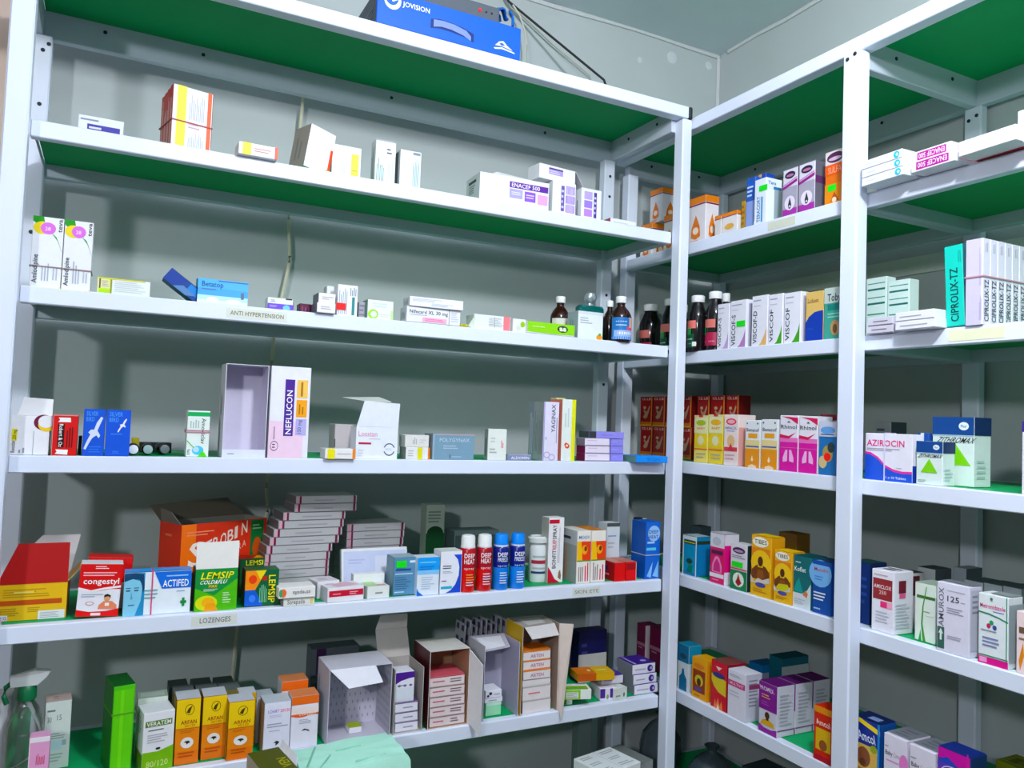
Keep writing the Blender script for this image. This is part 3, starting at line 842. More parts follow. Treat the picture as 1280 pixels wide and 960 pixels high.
# tall open carton
o = OPEN('L3', 277, 331, 454, .006, .075, 'tall empty white carton standing with its front side open', 'd8d8e0', 'cfcbdc', 'F', [s('L', .25, .45, .5, .7, 3, '6a6a74', 1), s('L', .2, .1, .4, .4, 2, '9a9aa4', 1)])
w_, t_, h_ = o['dims']
b = MB(); b.box(-w_/2, w_/2, -t_/2-.0010, -t_/2-.0001, 0, h_*.085, mat('dfe4f0', .5)); f = b.build('front_lip', o)
printing([s('F', .12, .3, .34, .6, 1, '9aa4b8')], w_, t_+.0022, h_*.085, f)
C('L3', 334, 384, 457, .004, .06, 'tall white carton with an upright purple name panel and amber squares', 'e6e6f0', [r('F', 0, 0, .86, .40, 'ecd0e4'), r('F', .36, .24, .60, .86, '4a2a8c'), T('F', 'NEFLUCON', .41, .26, .55, .74, 'f6f4fb', rot=90), r('F', .66, .66, .93, .86, 'f6c878'), r('F', .66, .45, .93, .64, 'f0a818'), r('F', .66, .25, .93, .43, 'b4b0e0'), T('F', '150 mg', .71, .27, .80, .42, '5a5a88', rot=90), s('F', .70, .48, .86, .62, 2, 'a87410', 1), s('F', .72, .68, .84, .84, 1, 'a87828', 1), s('F', .10, .2, .17, .42, 1, 'a8889c', 1), e('F', .15, .13, .10, .055, '6c5c70'), e('F', .15, .13, .085, .045, 'ecd0e4'), s('F', .10, .1, .2, .16, 2, '5c4c60'), r('L', 0, 0, 1, 1, 'b4b4c0')])
C('L3', 406, 444, 0, -.010, .045, 'small flat white carton with yellow and orange ends, jutting over the rail', 'e6e4e4', [r('F', .08, 0, .32, 1, 'e6dc0c'), r('F', .9, 0, 1, 1, 'e08a2c'), s('F', .4, .4, .86, .6, 1, 'b4b4b8')], h=.021)
C('L3', 417, 445, 530, .055, .05, 'grey white carton behind the flat yellow ended one', 'b8b2b4', [s('F', .1, .1, .6, .25, 2, '9a9296'), r('F', .0, .3, .04, .55, '2c2c30')])
o = OPEN('L3', 444, 496, 533, .010, .055, 'white carton with its lid panel standing up above a pink name and red bar', 'e4e8f0', 'c8c8cc', 'T', [T('F', 'Losstan', .05, .70, .50, .86, 'd8a0b8'), s('F', .3, .60, .75, .64, 1, 'b0b4c0'), r('F', .06, .45, .36, .51, 'b03048'), e('F', .80, .30, .14, .20, '4a5878', 20), e('F', .80, .30, .115, .165, 'e4e8f0', 20), r('F', .64, .24, .96, .36, 'e4e8f0'), s('F', .7, .27, .9, .34, 2, 'b8c0cc'), s('F', .06, .05, .2, .3, 3, 'ccd2dc')])
w_, t_, h_ = o['dims']
flap(o, [(-w_/2, -t_/2-.0004, h_), (w_/2, -t_/2-.0004, h_), (w_/2+.001, -t_/2-.003, h_+.052), (-w_/2+.014, -t_/2-.003, h_+.055)], 'e4e8f2', 'd0d0d4')
flap(o, [(-w_/2+.014, -t_/2-.002, h_+.0555), (w_/2-.018, -t_/2-.002, h_+.0555), (w_/2-.03, -t_/2+.05, h_+.066), (-w_/2-.02, -t_/2+.05, h_+.062)], 'd8dcd8', name='tuck_flap')
k1 = C('L3', 507, 537, 559, .010, .04, 'small white carton with a yellow stripe, under a plain one', 'e2e2e2', [r('F', .48, 0, .68, 1, 'd8d41c'), r('F', .92, 0, 1, 1, 'd8823c'), s('F', .08, .2, .4, .8, 3, 'b8b8bc'), r('L', 0, 0, 1, 1, '8d9290')])
C('L3', 506, 536, 0, .012, .04, 'small plain white carton on top of the yellow striped one', 'dcdcda', [s('F', .3, .25, .5, .8, 3, 'a9a9ac', 1), s('F', .6, .3, .9, .7, 2, 'd0c8cc')], h=k1['dims'][2]*1.02, on=k1)
C('L3', 540, 592, 542, .006, .05, 'grey blue carton with pale capitals', '7d9cb0', [T('F', 'POLYGYNAX', .16, .70, .88, .84, 'b8ccd8'), s('F', .25, .4, .75, .58, 2, 'a8bccc'), r('F', .41, .06, .425, .2, '22303a'), s('F', .46, .08, .7, .16, 1, 'a4b8c8'), r('F', 0, .95, 1, 1, 'b8a8b0'), r('F', 0, 0, .04, 1, '98b0c0'), r('L', 0, 0, 1, 1, '9aa0a4')])
C('L3', 609, 0, 536, .012, .04, 'white carton turned sideways with a grey printed side', 'dfe4e0', [r('L', 0, 0, 1, 1, 'b9c2bc'), r('L', .3, .1, .7, .7, '7c8a84'), s('F', .1, .2, .5, .4, 2, 'a8b0ac'), s('F', .7, .4, .85, .65, 2, 'd84a5a', 1), s('F', .15, .55, .4, .75, 2, 'c0c8c4')], w=.044, rot=-14)  # left side printed grey with a darker grey panel
C('L3', 634, 664, 0, .004, .03, 'thin lilac grey carton lying flat with white capitals', '9aa0b8', [r('F', 0, 0, 1, .8, '7f88ac'), T('F', 'ALDOMIN', .15, .2, .9, .65, 'eceef8'), r('L', 0, 0, 1, 1, '8c9088')], h=.0145)
C('L3', 678, 697, 502, .006, .072, 'pale lilac carton with an upright name and interlocked rings', 'e0dcee', [T('F', 'YAGINAX', .5, .48, .75, .96, '55506a', rot=90), s('F', .8, .3, .92, .9, 1, '9c98b4', 1), r('F', .16, .36, .2, .4, '55506a'), e('F', .26, .10, .22, .055, 'b0a8cc'), e('F', .26, .10, .16, .04, 'e0dcee'), e('F', .58, .06, .22, .055, 'b0a8cc'), e('F', .58, .06, .16, .04, 'e0dcee'), r('F', .0, 0, .06, 1, 'a8a0d4'), r('L', 0, 0, 1, 1, '9fa8aa'), r('L', .02, 0, .34, 1, '8f98a4'), r('L', .36, 0, .66, 1, 'a4aeae'), s('L', .06, .1, .3, .9, 3, 'c8ccd8', 1), s('L', .4, .15, .64, .85, 3, '7c8688', 1), s('L', .7, .1, .96, .95, 4, '848e90', 1)])
C('L3', 693, 705, 497, .085, .03, 'pale yellow carton top showing behind the lilac carton', 'd4d8a4', [])
C('L3', 701, 718, 499, .008, .06, 'white carton with a lemon stripe and a salmon side', 'e4ece8', [r('F', .70, 0, .98, 1, 'e4e414'), p('F', [(.2, .27), (.3, .3), (.5, .28), (.6, .24), (.5, .2), (.3, .21)], 'e0563c'), e('F', .4, .25, .08, .02, 'f0e4dc'), r('L', 0, 0, 1, 1, 'd98a78'), s('F', .15, .55, .55, .9, 2, 'c4d0cc', 1)])
prev = None
for i in range(3):
    prev = C('L3', 731+(i == 1)*.4, 762, 0, .012, .04, ['flat white carton with a maroon end, bottom of its stack of three', 'flat white carton with a maroon end, middle of its stack of three', 'flat white carton with a grey end, top of its stack of three'][i], 'e4dcec', [r('L', 0, 0, 1, 1, ['7c1648', '7c1648', '8a8490'][i]), s('F', .1, .6, .7, .8, 1, 'c4b8d0'), r('F', 0, 0, 1, .12, '8a7c94')], h=.0185, on=prev, group='flat white cartons by the right post')
pl = None
for i in range(3):
    pl = C('L3', 763.5, 779, 0, .016, .04, ['flat lilac carton at the bottom of the lilac stack', 'flat lilac carton in the middle of the lilac stack', 'flat lilac carton third up in the lilac stack'][i], '8f8ce0', [r('F', 0, 0, 1, .10, '6a68b8'), s('F', .1, .5, .6, .7, 1, 'a8a4ec')], h=.0185, on=pl, group='flat lilac cartons by the right post')
C('L3', 736, 780, 0, .014, .045, 'long flat lilac carton lying across the top of both stacks', '9490e0', [s('F', .35, .4, .8, .6, 1, '7a76c8'), r('F', 0, 0, .2, 1, '35383e'), r('L', 0, 0, 1, 1, '3c4a48')], h=.0165, on=prev, zb=.0002)
C('L3', 795, 833, 0, -.030, .075, 'flat bright blue carton jutting over the rail at the right post', '1f8ce8', [T('F', 'B-CAPS', .36, .3, .74, .68, '1a64b8'), s('F', .36, .32, .7, .62, 1, '1a6cc4'), r('L', 0, 0, 1, 1, '5c8478')][:1]+[r('L', 0, 0, 1, 1, '5c8478')], h=.0165, rot=-3)

# ================================================================ L4
YEL = 'e0b80c'
o = OPEN('L4', -8, 82, 732, ('v', 783), .105, 'yellow carton with its red lined front flap and white back flap open', YEL, 'd8cfc4', 'T', [r('F', 0, .42, .93, .56, 'b8561c'), s('F', .1, .62, .8, .88, 4, 'b89408'), s('F', .25, .72, .7, .82, 1, 'e8d880'), s('F', .05, .12, .35, .36, 4, 'a88c10'), s('F', .45, .2, .7, .36, 3, 'b0920c'), r('F', .0, .02, .18, .16, 'dde0ea'), T('F', '21G', .07, .04, .165, .13, '3a4a88'), r('F', .60, .0, .98, .24, 'dfe0e2'), s('F', .63, .03, .92, .2, 4, 'a8aab0'), r('R', 0, 0, 1, 1, 'a8501c')])
w_, t_, h_ = o['dims']
flap(o, [(-w_/2, -t_/2-.0006, h_), (w_/2, -t_/2-.0006, h_), (w_/2, -t_/2+.004, h_+.072), (-w_/2+.030, -t_/2+.004, h_+.072)], 'a81c1e', 'c8a010', name='front_flap', label='raised red flap')
flap(o, [(-w_/2+.0, t_/2, h_), (w_/2, t_/2, h_), (w_/2+.014, t_/2+.012, h_+.070), (-w_/2+.060, t_/2+.012, h_+.070)], 'c9c6c8', 'c8a010', name='back_flap', label='raised greyish white flap')
flap(o, [(w_/2, -t_/2+.006, h_), (w_/2, t_/2-.006, h_), (w_/2+.020, t_/2-.016, h_+.024), (w_/2+.018, -t_/2+.016, h_+.02)], 'd8c890', 'b8861c', name='end_flap')
CG = [r('F', 0, .52, 1, 1, 'd01430'), p('F', [(0, .52), (.3, .46), (.6, .50), (1, .55), (1, .6), (0, .6)], 'd01430'), p('F', [(0, .56), (.3, .50), (.6, .55), (1, .59), (1, .55), (.6, .51), (.3, .455), (0, .50)], 'f0e8ea'), p('F', [(0, .13), (.3, .09), (.7, .10), (1, .15), (1, 0), (0, 0)], 'd01430'), T('F', 'congestyl', .10, .62, .94, .73, 'fbf2f4'), s('F', .08, .76, .92, .86, 2, 'f0b4bc'), s('F', .35, .90, .75, .97, 2, 'f4d8dc'), s('F', .08, .36, .6, .44, 2, 'a8b0c0'), e('F', .30, .25, .10, .035, 'c46a74'), e('F', .30, .25, .08, .025, 'e4e6ec'),
      p('F', [(.5, .14), (.52, .22), (.62, .29), (.82, .29), (.94, .22), (.95, .14)], 'e08a6c'), e('F', .70, .345, .075, .055, 'd8a078'), p('F', [(.62, .36), (.63, .41), (.70, .43), (.78, .40), (.78, .35), (.72, .385)], '241c1c'), r('F', .66, .2, .76, .26, 'f0ece8'), r('F', .35, .02, .58, .07, 'f4dce0')]
C('L4', 93.5, 147, 708, ('v', 779), .045, 'red and white carton with a picture of a sneezing man, front one of two', 'e6e6ec', CG, group='red and white cold remedy cartons', tilt=(0, 3), lift=.0024)
C('L4', 102, 158, 700, ('v', 770), .04, 'red and white carton standing just behind the sneezing man carton', 'e6e6ec', CG[:1]+[r('T', 0, 0, 1, 1, 'd01430'), r('R', 0, 0, 1, 1, 'c01430')], group='red and white cold remedy cartons', tilt=(0, 4), lift=.0032)
C('L4', 153, 237, 737, ('v', 776), .035, 'pale carton with a bluish face, blue corner and green cross', 'e6eef6', [r('F', 0, 0, .30, 1, '3a8cbc'), p('F', [(0, 0), (0, .80), (.12, .86), (.24, .80), (.265, .62), (.25, .34), (.19, .08), (.17, 0)], '8cc8e0'), p('F', [(0, .80), (.0, .98), (.15, 1), (.28, .96), (.30, .62), (.272, .52), (.262, .70), (.22, .84), (.12, .86)], '1c4468'), r('F', .03, .575, .09, .605, '1c4468'), r('F', .15, .575, .21, .605, '1c4468'), r('F', .025, .64, .095, .66, '2c5c84'), r('F', .145, .64, .215, .66, '2c5c84'), p('F', [(.105, .58), (.13, .40), (.10, .38)], '5c9cc0'), r('F', .07, .24, .16, .265, '3c6c94'), p('F', [(.56, .60), (1, .60), (1, 1), (.44, 1)], '1c6cd0'), T('F', 'ACTIFED', .57, .64, .96, .80, 'f4f8fc'), s('F', .62, .86, .96, .93, 1, '9cc4f0'), r('F', .87, .16, .91, .36, '0c8c4c'), r('F', .845, .225, .935, .295, '0c8c4c'), s('F', .3, .36, .54, .62, 3, '7cb0b8'), s('F', .78, .5, .93, .55, 1, '90a8c0'), r('T', 0, 0, 1, 1, '4c9ce4')], bands=[dict(x=.41, c='d8547c')], h=.080)
LEM = [r('F', 0, 0, 1, 1, '128a44'), p('F', [(0, 0), (1, 0), (1, .75), (.45, .36), (0, .55)], '5cb42c'), e('F', .28, .19, .26, .18, 'd8dc2c'), e('F', .32, .20, .15, .12, 'f0b428'), p('F', [(.22, 0), (.28, .18), (.48, .18), (.56, 0)], 'e8a41c'), T('F', 'LEMSIP', .12, .76, .88, .92, 'f2e83c', slant=.06), T('F', 'COLD&FLU', .10, .64, .72, .73, 'f4f8f4', slant=.06), T('F', 'MAX', .32, .55, .52, .62, 'f0c83c'), s('F', .2, .46, .6, .53, 2, 'c4e0cc'), s('F', .66, .16, .86, .44, 5, 'c8e8b8'), r('L', 0, 0, 1, 1, '0c4a30'), s('L', .3, .3, .6, .9, 2, '4c8c5c', 1)]
o = OPEN('L4', 242, 295, 712, ('v', 770), .045, 'green cold remedy carton with its white lid standing open', '0e6e3c', 'dcdad4', 'T', LEM)
w_, t_, h_ = o['dims']
flap(o, [(-w_/2, -t_/2, h_), (w_/2, -t_/2, h_), (w_/2+.001, -t_/2+.008, h_+.052), (-w_/2, -t_/2+.008, h_+.050)], 'dedcd8', 'dedcd8')
flap(o, [(w_/2, -t_/2+.002, h_), (w_/2, t_/2-.01, h_), (w_/2+.004, t_/2-.02, h_+.03), (w_/2+.001, -t_/2+.010, h_+.048)], 'c8c8c4', name='side_flap')
C('L4', 305, 347, 713, ('v', 764), .04, 'green carton with upright yellow capitals and an orange and blue picture', '0e5c3a', [p('F', [(0, .98), (.62, .98), (.30, .45), (0, .45)], 'f0921c'), p('F', [(.30, .98), (.62, .98), (.45, .72)], 'ecd428'), e('F', .22, .74, .12, .12, 'e2501c'), p('F', [(0, .45), (.30, .45), (.55, .02), (0, .02)], '1a5cc0'), e('F', .22, .22, .10, .10, '4a7ce0'), T('F', 'LEMSIP', .70, .08, .90, .84, 'f0e428', rot=-90), s('F', .42, .1, .66, .7, 5, '84c49c', 1), r('F', .5, .70, .64, .82, 'b03c24'), r('L', 0, 0, 1, 1, '0a4028')])
C('L4', 298, 338, 699, ('v', 752), .04, 'dark green carton with a yellow name along its top, behind the upright lettered one', '0e5434', [r('F', .1, .80, .9, .98, '0e5434'), T('F', 'LEMSIP', .18, .83, .84, .96, 'ece428'), r('T', 0, 0, 1, 1, 'a02c24'), p('T', [(.4, .1), (.8, .1), (.9, .9), (.6, .9)], 'e0b828')])
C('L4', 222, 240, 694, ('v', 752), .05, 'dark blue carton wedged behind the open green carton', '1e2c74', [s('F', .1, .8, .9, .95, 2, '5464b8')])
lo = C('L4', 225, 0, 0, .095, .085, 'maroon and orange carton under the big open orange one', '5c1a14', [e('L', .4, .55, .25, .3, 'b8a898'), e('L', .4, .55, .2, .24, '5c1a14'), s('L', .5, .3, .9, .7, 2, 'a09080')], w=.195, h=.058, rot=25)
o = OPEN('L4', 224, 0, 0, .093, .085, 'big orange carton with slanting white capitals and its lid ajar at the back', 'd0441a', '8c8c84', 'T', [r('F', 0, 0, .16, 1, 'f07a18'), p('F', [(0, 0), (.30, 0), (.12, .6), (0, .8)], 'f07a18'), T('F', 'S', .08, .12, .27, .62, 'f4e8e0', slant=.1), p('F', [(.30, .30), (.92*.85, .72), (.92*.85, .78), (.30, .36)], 'd0441a'), s('F', .06, .74, .4, .86, 2, 'e8906c'), r('F', .80, .02, .96, .98, '0c6c38'), e('F', .885, .36, .055, .24, 'c45a34'), s('F', .82, .76, .94, .90, 2, '8cc48c'), s('L', .3, .7, .7, .8, 1, 'e08058')], w=.200, h=.098, rot=25, on=lo)
w_, t_, h_ = o['dims']
# slanting name built letter by letter on the front
b = MB()
for i, ch in enumerate('TROBIN'):
    vs, fs = text_mesh(ch)
    x0 = -w_/2+w_*(.27+.083*i); z0 = h_*(.34+.066*i); wd = w_*(.035 if ch == 'I' else .07)
    b.raw([(x0+a*wd, -t_/2-.0009, z0+c_*h_*.26+a*wd*.4) for a, c_ in vs], fs, mat('e8d8cc', .45))
for i, ch in enumerate('EXTRA'):
    vs, fs = text_mesh(ch)
    x0 = -w_/2+w_*(.48+.055*i); z0 = h_*(.20+.05*i); wd = w_*.045
    b.raw([(x0+a*wd, -t_/2-.0009, z0+c_*h_*.14+a*wd*.4) for a, c_ in vs], fs, mat('e0b8a4', .45))
b.build('lettering', o)
flap(o, [(w_/2, t_/2, h_), (-w_/2, t_/2, h_), (-w_/2-.01, t_/2+.028, h_+.030), (w_/2-.03, t_/2+.028, h_+.036)], '8c3020', '6a6258', name='back_flap')
flap(o, [(-w_/2, t_/2-.004, h_), (-w_/2, -t_/2+.004, h_), (-w_/2-.012, -t_/2+.02, h_+.024), (-w_/2-.012, t_/2-.02, h_+.03)], '747068', '8c3018', name='end_flap')

# stacks of flat grey white cartons with maroon stripes
lay = [(329, 411), (329, 411), (330, 412), (330, 412.5), (331, 413.5), (333, 416.5), (337, 425), (342, 429), (348, 431), (354, 433), (368, 447), (370, 447.5)]
names = ['bottom', 'second from the bottom', 'third from the bottom', 'fourth from the bottom', 'fifth from the bottom', 'sixth from the bottom', 'sixth from the top', 'fifth from the top', 'fourth from the top', 'third from the top', 'second from the top', 'topmost']
prev = None
for i, (u0, u1) in enumerate(lay):
    prev = C('L4', u0, u1, 0, .105, .085, 'flat grey white carton with maroon stripes, %s of the tall stack' % names[i], 'b4b4b6', [r('F', .055, 0, .085, 1, '701c3c'), r('F', .02, 0, .05, 1, 'd8a4b4'), r('F', .94, 0, .975, 1, '701c3c'), s('F', .3, .3, .8, .6, 1, '9a9a9e'), r('F', 0, 0, 1, .07, '606064'), r('L', 0, 0, 1, 1, '6e6a6e')], h=.0172, on=prev, rot=3.5, group='tall stack of flat striped cartons')
prev = None
n2_ = ['bottom', 'second from the bottom', 'third from the bottom', 'fourth from the bottom', 'fourth from the top', 'third from the top', 'second from the top', 'topmost']
for i in range(8):
    prev = C('L4', 432+.25*i, 500+min(8, i*1.2), 0, .150, .085, 'flat grey white carton with maroon stripes, %s of the lower stack behind' % n2_[i], 'a8a8aa', [r('F', .07, 0, .10, 1, '5c1834'), r('F', .02, 0, .06, 1, 'c08c9c'), r('F', .93, 0, .97, 1, '5c1834'), s('F', .3, .3, .8, .6, 1, '8e8e92'), r('F', 0, 0, 1, .07, '58585c')], h=.0172, on=prev, rot=4, group='lower stack of flat striped cartons')
C('L4', 427, 510, 0, ('v', 744), .014, 'shallow white tray lying upright against the striped stacks', 'dfe2e6', [r('F', .03, .08, .97, .93, 'c4cbe4'), r('F', .5, .3, .75, .8, 'd4d8e8'), s('F', .1, .6, .4, .75, 2, 'b0b8d8')], h=.088, tilt=(-12, 0), lift=.002)
# front row of small cartons
s1 = C('L4', 354, 393, 0, .000, .045, 'white throat remedy carton at the bottom of the little front stack', 'e4e4e0', [T('F', 'Strepsils', .12, .25, .68, .75, '5c6068'), e('F', .9, .5, .06, .35, 'e0d08c'), r('L', 0, 0, 1, 1, '9a9a94')], h=.017)
C('L4', 348, 394, 0, -.006, .05, 'white throat remedy carton with an orange fruit, on top of the little front stack', 'e8e6e4', [e('F', .12, .5, .09, .38, 'e8724c'), e('F', .06, .5, .05, .36, '4a9c6c'), T('F', 'strepsils', .38, .28, .86, .62, '6a6e78', rot=180)], h=.022, on=s1)
rr1 = C('L4', 409, 456, 0, .004, .055, 'white carton with a crimson band along its front', 'e6e4e8', [r('F', .04, .38, .98, .80, 'c01c40'), s('F', .14, .5, .4, .62, 1, 'f0b8c4'), s('F', .6, .45, .85, .7, 2, 'f0b8c4'), p('T', [(.3, .05), (.95, .3), (.7, .95), (.2, .5)], 'd8b4c0'), s('T', .1, .6, .4, .9, 3, 'a49ca8'), r('L', 0, 0, 1, 1, 'd4d0d8')], h=.030, rot=6)
C('L4', 396, 0, 0, .045, .05, 'white carton lying flat behind the crimson banded one', 'dcd8de', [s('T', .2, .2, .8, .8, 3, 'b4acb4')], w=.05, h=.036, rot=10)
C('L4', 459, 487, 0, .012, .06, 'small white carton with green and red edging', 'e0e4e0', [s('F', .35, .3, .8, .6, 1, '8a9090'), p('T', [(0, .1), (.5, .0), (.6, .9), (.1, 1)], 'b4d49c'), r('T', .5, .1, .9, .3, 'c89c98')], h=.026, rot=4)
C('L4', 441, 480, 0, .062, .022, 'little white block carton standing before the white tray', 'e6e8ea', [s('F', .1, .4, .6, .6, 1, 'c8ccd0')], h=.044)
C('L4', 491, 519, 0, ('v', 750), .05, 'slate blue carton with a green sticker', '5f8cae', [s('F', .08, .62, .9, .74, 1, '274c84'), s('F', .06, .54, .95, .6, 1, 'c4d8ea'), s('F', .06, .15, .8, .5, 6, '41698c'), r('F', .7, .86, .95, .92, 'd8e4ee'), s('F', .06, .06, .5, .12, 1, 'c4d8ea'), r('L', 0, 0, 1, 1, '7c9cac'), r('T', 0, 0, 1, 1, 'a8bcc4')], h=.082, st=[(.10, .74, .55, .92)])
C('L4', 520.5, 548, 0, ('v', 750), .04, 'pale blue and white carton with a wavy corner', 'dfe8f2', [r('F', 0, .62, 1, 1, '3c9ce8'), r('F', .0, .55, 1, .66, '8cc4f0'), s('F', .1, .84, .9, .9, 1, '8cc8f4'), s('F', .1, .66, .85, .78, 2, '2a78cc'), p('F', [(0, .2), (.08, .1), (.3, 0), (0, 0)], '2a6cc8'), s('F', .2, .15, .8, .5, 6, 'b8c8dc')], h=.083)
C('L4', 549.5, 576, 0, ('v', 748), .045, 'white carton with a deep blue crescent', 'e8eaf2', [p('F', [(.6, .92), (.97, .92), (.97, .02), (.25, .02), (.5, .08), (.72, .22), (.86, .42), (.88, .62), (.8, .8)], '2a4cc0'), s('F', .1, .58, .6, .68, 2, '3c4254'), s('F', .1, .48, .7, .54, 2, 'a0a8bc'), r('F', .04, .12, .56, .18, '38b0c8'), s('F', .06, .28, .3, .33, 1, '6a5a8c'), r('T', 0, 0, 1, 1, 'dce2dc')], h=.094)
def spray(u, vb, label, c1, c2, capc, words, group):
    z = TOP['L4']
    q, _ = place('L4', u, ('v', vb), z)
    rad, h = .0185, .128
    b = MB()
    b.lathe([(rad*.9, 0), (rad, .003), (rad, h*.40)], 22, mat(c2, .25, spec=.6))
    b.lathe([(rad, h*.40), (rad, h*.74), (rad*.93, h*.765), (rad*.82, h*.785)], 22, mat(c1, .25, spec=.6), caps=False)
    o = b.build('spray_can', smooth=True)
    o.location = (q.x, q.y+rad, z)
    b = MB(); b.lathe([(rad*.90, h*.77), (rad*.92, h*.775), (rad*.92, h*.80)], 20, mat('e8eaf0', .35)); b.build('collar', o, smooth=True)
    b = MB(); b.lathe([(rad*.88, h*.80), (rad*.88, h*.94), (rad*.80, h*.985), (rad*.5, h)], 20, mat(capc, .35)); cp = b.build('cap', o, smooth=True)
    cp['label'] = 'domed white cap' if capc[0] == 'e' else 'domed blue cap'
    b = MB()
    z_ = h*.60
    for wd, x0, hh, cc in words:
        vs, fs = text_mesh(wd)
        pts = []
        for a, c_ in vs:
            ang = (x0+(1.1*a-.5))*1.25-math.pi/2-.18
            pts.append(((rad+.0005)*math.cos(ang), (rad+.0005)*math.sin(ang), z_+c_*hh))
        b.raw(pts, fs, mat(cc, .4))
        z_ -= hh*1.28
    for k in range(5):
        zz = h*(.30-.045*k)
        b.lathe([(rad+.0004, zz), (rad+.0004, zz+.0022)], 8, mat('d8dce8' if k > 2 else 'e8a060' if c1 == 'b01030' else 'c8dcf0', .4), a0=-math.pi/2-.5, a1=-math.pi/2+.4+.1*(k % 3), caps=False)
    b.build('lettering', o)
    return tag(o, label, 'spray can', group)
spray(587, 748, 'red spray can with a white cap, left one of two beside the blue crescent carton', 'b01030', 'd81828', 'eceeee', [('DEEP', -.0, .010, 'f4f0f2'), ('HEAT', .0, .010, 'f4f0f2'), ('spray', .0, .005, 'f0c8c8')], 'red spray cans')
spray(608, 746, 'red spray can with a white cap, right one of two beside the blue cans', 'a01030', 'd02030', 'eceeee', [('DEEP', -.0, .010, 'f4f0f2'), ('HEAT', .0, .010, 'f4f0f2'), ('spray', .0, .005, 'f0c8c8')], 'red spray cans')
spray(629, 744, 'blue spray can with a blue cap, left one of two beside the red cans', '14207c', '1c7cd8', '2a8cec', [('DEEP', -.0, .009, 'f0f2fa'), ('FREEZE', .0, .009, 'e0e8fa'), ('spray', .0, .004, 'a8c8f0')], 'blue spray cans')
spray(650, 742, 'blue spray can with a blue cap, right one of two beside the white tub', '14207c', '1c84dc', '2a8cec', [('DEEP', -.0, .009, 'f0f2fa'), ('FREEZE', .0, .009, 'e0e8fa'), ('spray', .0, .004, 'a8c8f0')], 'blue spray cans')
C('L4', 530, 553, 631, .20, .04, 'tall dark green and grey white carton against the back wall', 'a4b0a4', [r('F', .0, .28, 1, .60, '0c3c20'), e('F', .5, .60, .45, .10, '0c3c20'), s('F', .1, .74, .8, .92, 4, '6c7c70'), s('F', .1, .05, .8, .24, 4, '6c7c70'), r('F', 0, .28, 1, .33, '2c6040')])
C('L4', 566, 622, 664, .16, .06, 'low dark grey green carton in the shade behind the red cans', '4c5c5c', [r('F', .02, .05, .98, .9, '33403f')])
bottle('L4', 671, 671, ('v', 731), 23, 'white plastic tub with red print behind the blue cans', 'dfe4e4', 'd4d8d8', lab=[(.42, .50, -70, 60, 'a43848'), (.20, .25, -70, 60, '2c3c60'), (.30, .34, -60, 50, 'aab4b4'), (.56, .6, -60, 50, 'aab4b4')], body=.84, neck=.70, name='plastic_tub', cat='tub', caph=.10)
C('L4', 684, 703, 0, ('v', 734), .035, 'tall slim white spray carton with an upright black and red name', 'eceaec', [r('F', .02, .91, .68, .97, 'c01c3c'), T('F', 'BONFIT', .26, .22, .50, .50, '20242c', rot=90), T('F', 'RELIEF', .26, .51, .50, .66, 'c01c3c', rot=90), T('F', 'SPRAY', .26, .67, .50, .89, '20242c', rot=90), s('F', .58, .3, .76, .86, 2, 'b4b4bc', 1), p('F', [(0, 0), (0, .25), (.2, .18), (.45, .06), (.8, 0)], 'c01c3c'), p('F', [(.66, .08), (.7, .16), (.8, .2), (.88, .1), (.84, .04)], '8c6a50'), r('L', 0, 0, 1, 1, 'b0b4ac')], h=.158)
OR = [r('F', 0, .44, 1, .80, 'f0c020'), p('F', [(.4, .44), (1, .44), (1, .80), (.3, .80)], 'e05018'), e('F', .55, .64, .22, .09, 'f0a818'), e('F', .62, .66, .1, .05, '7c3010'), r('F', 0, .42, 1, .44, '5c8c3c'), s('F', .55, .04, .9, .40, 2, 'd03860', 1), s('F', .1, .04, .5, .4, 3, '7c6c74', 1)]
C('L4', 720, 737, 0, ('v', 735), .085, 'white carton with a fiery orange picture, left one of two', 'ece8e0', OR+[T('F', 'MOOV', .1, .85, .9, .91, '4c84b8'), r('L', 0, 0, 1, 1, '989e9a'), r('L', 0, .72, 1, 1, 'b8bcc0'), s('L', .15, .78, .75, .9, 1, '2c343c'), s('L', .3, .05, .5, .7, 2, 'c87c50', 1)], h=.128, group='fiery orange cartons')
C('L4', 738, 756, 0, ('v', 733), .085, 'white carton with a fiery orange picture, right one of two', 'ece8e0', OR+[r('T', 0, .1, 1, 1, 'd88828')], h=.126, group='fiery orange cartons')
C('L4', 757, 773, 654, .085, .04, 'white carton with faint print standing behind the red cartons', 'd4dce0', [s('F', .1, .72, .9, .78, 1, '8c9cc8'), s('F', .1, .5, .8, .65, 2, 'b4bcc4'), r('F', 0, .93, 1, 1, '4c5450')])
C('L4', 768, 781, 704, .010, .07, 'low red carton, left one of two lying side by side', 'd8142c', [r('L', 0, 0, 1, 1, 'a01428'), r('L', .3, .5, .6, .75, '442058'), s('L', .2, .2, .8, .4, 1, 'e09aa0'), r('T', 0, 0, 1, 1, 'c88478')], group='low red cartons')
C('L4', 782, 795, 703, .008, .07, 'low red carton, right one of two with a dark red end', 'd01a30', [r('F', .06, .1, .94, .55, 'e01c38'), r('F', .06, .6, .94, .92, 'a01428'), r('F', .94, 0, 1, 1, 'e8b4b4'), r('T', 0, 0, 1, 1, 'c88478')], group='low red cartons')
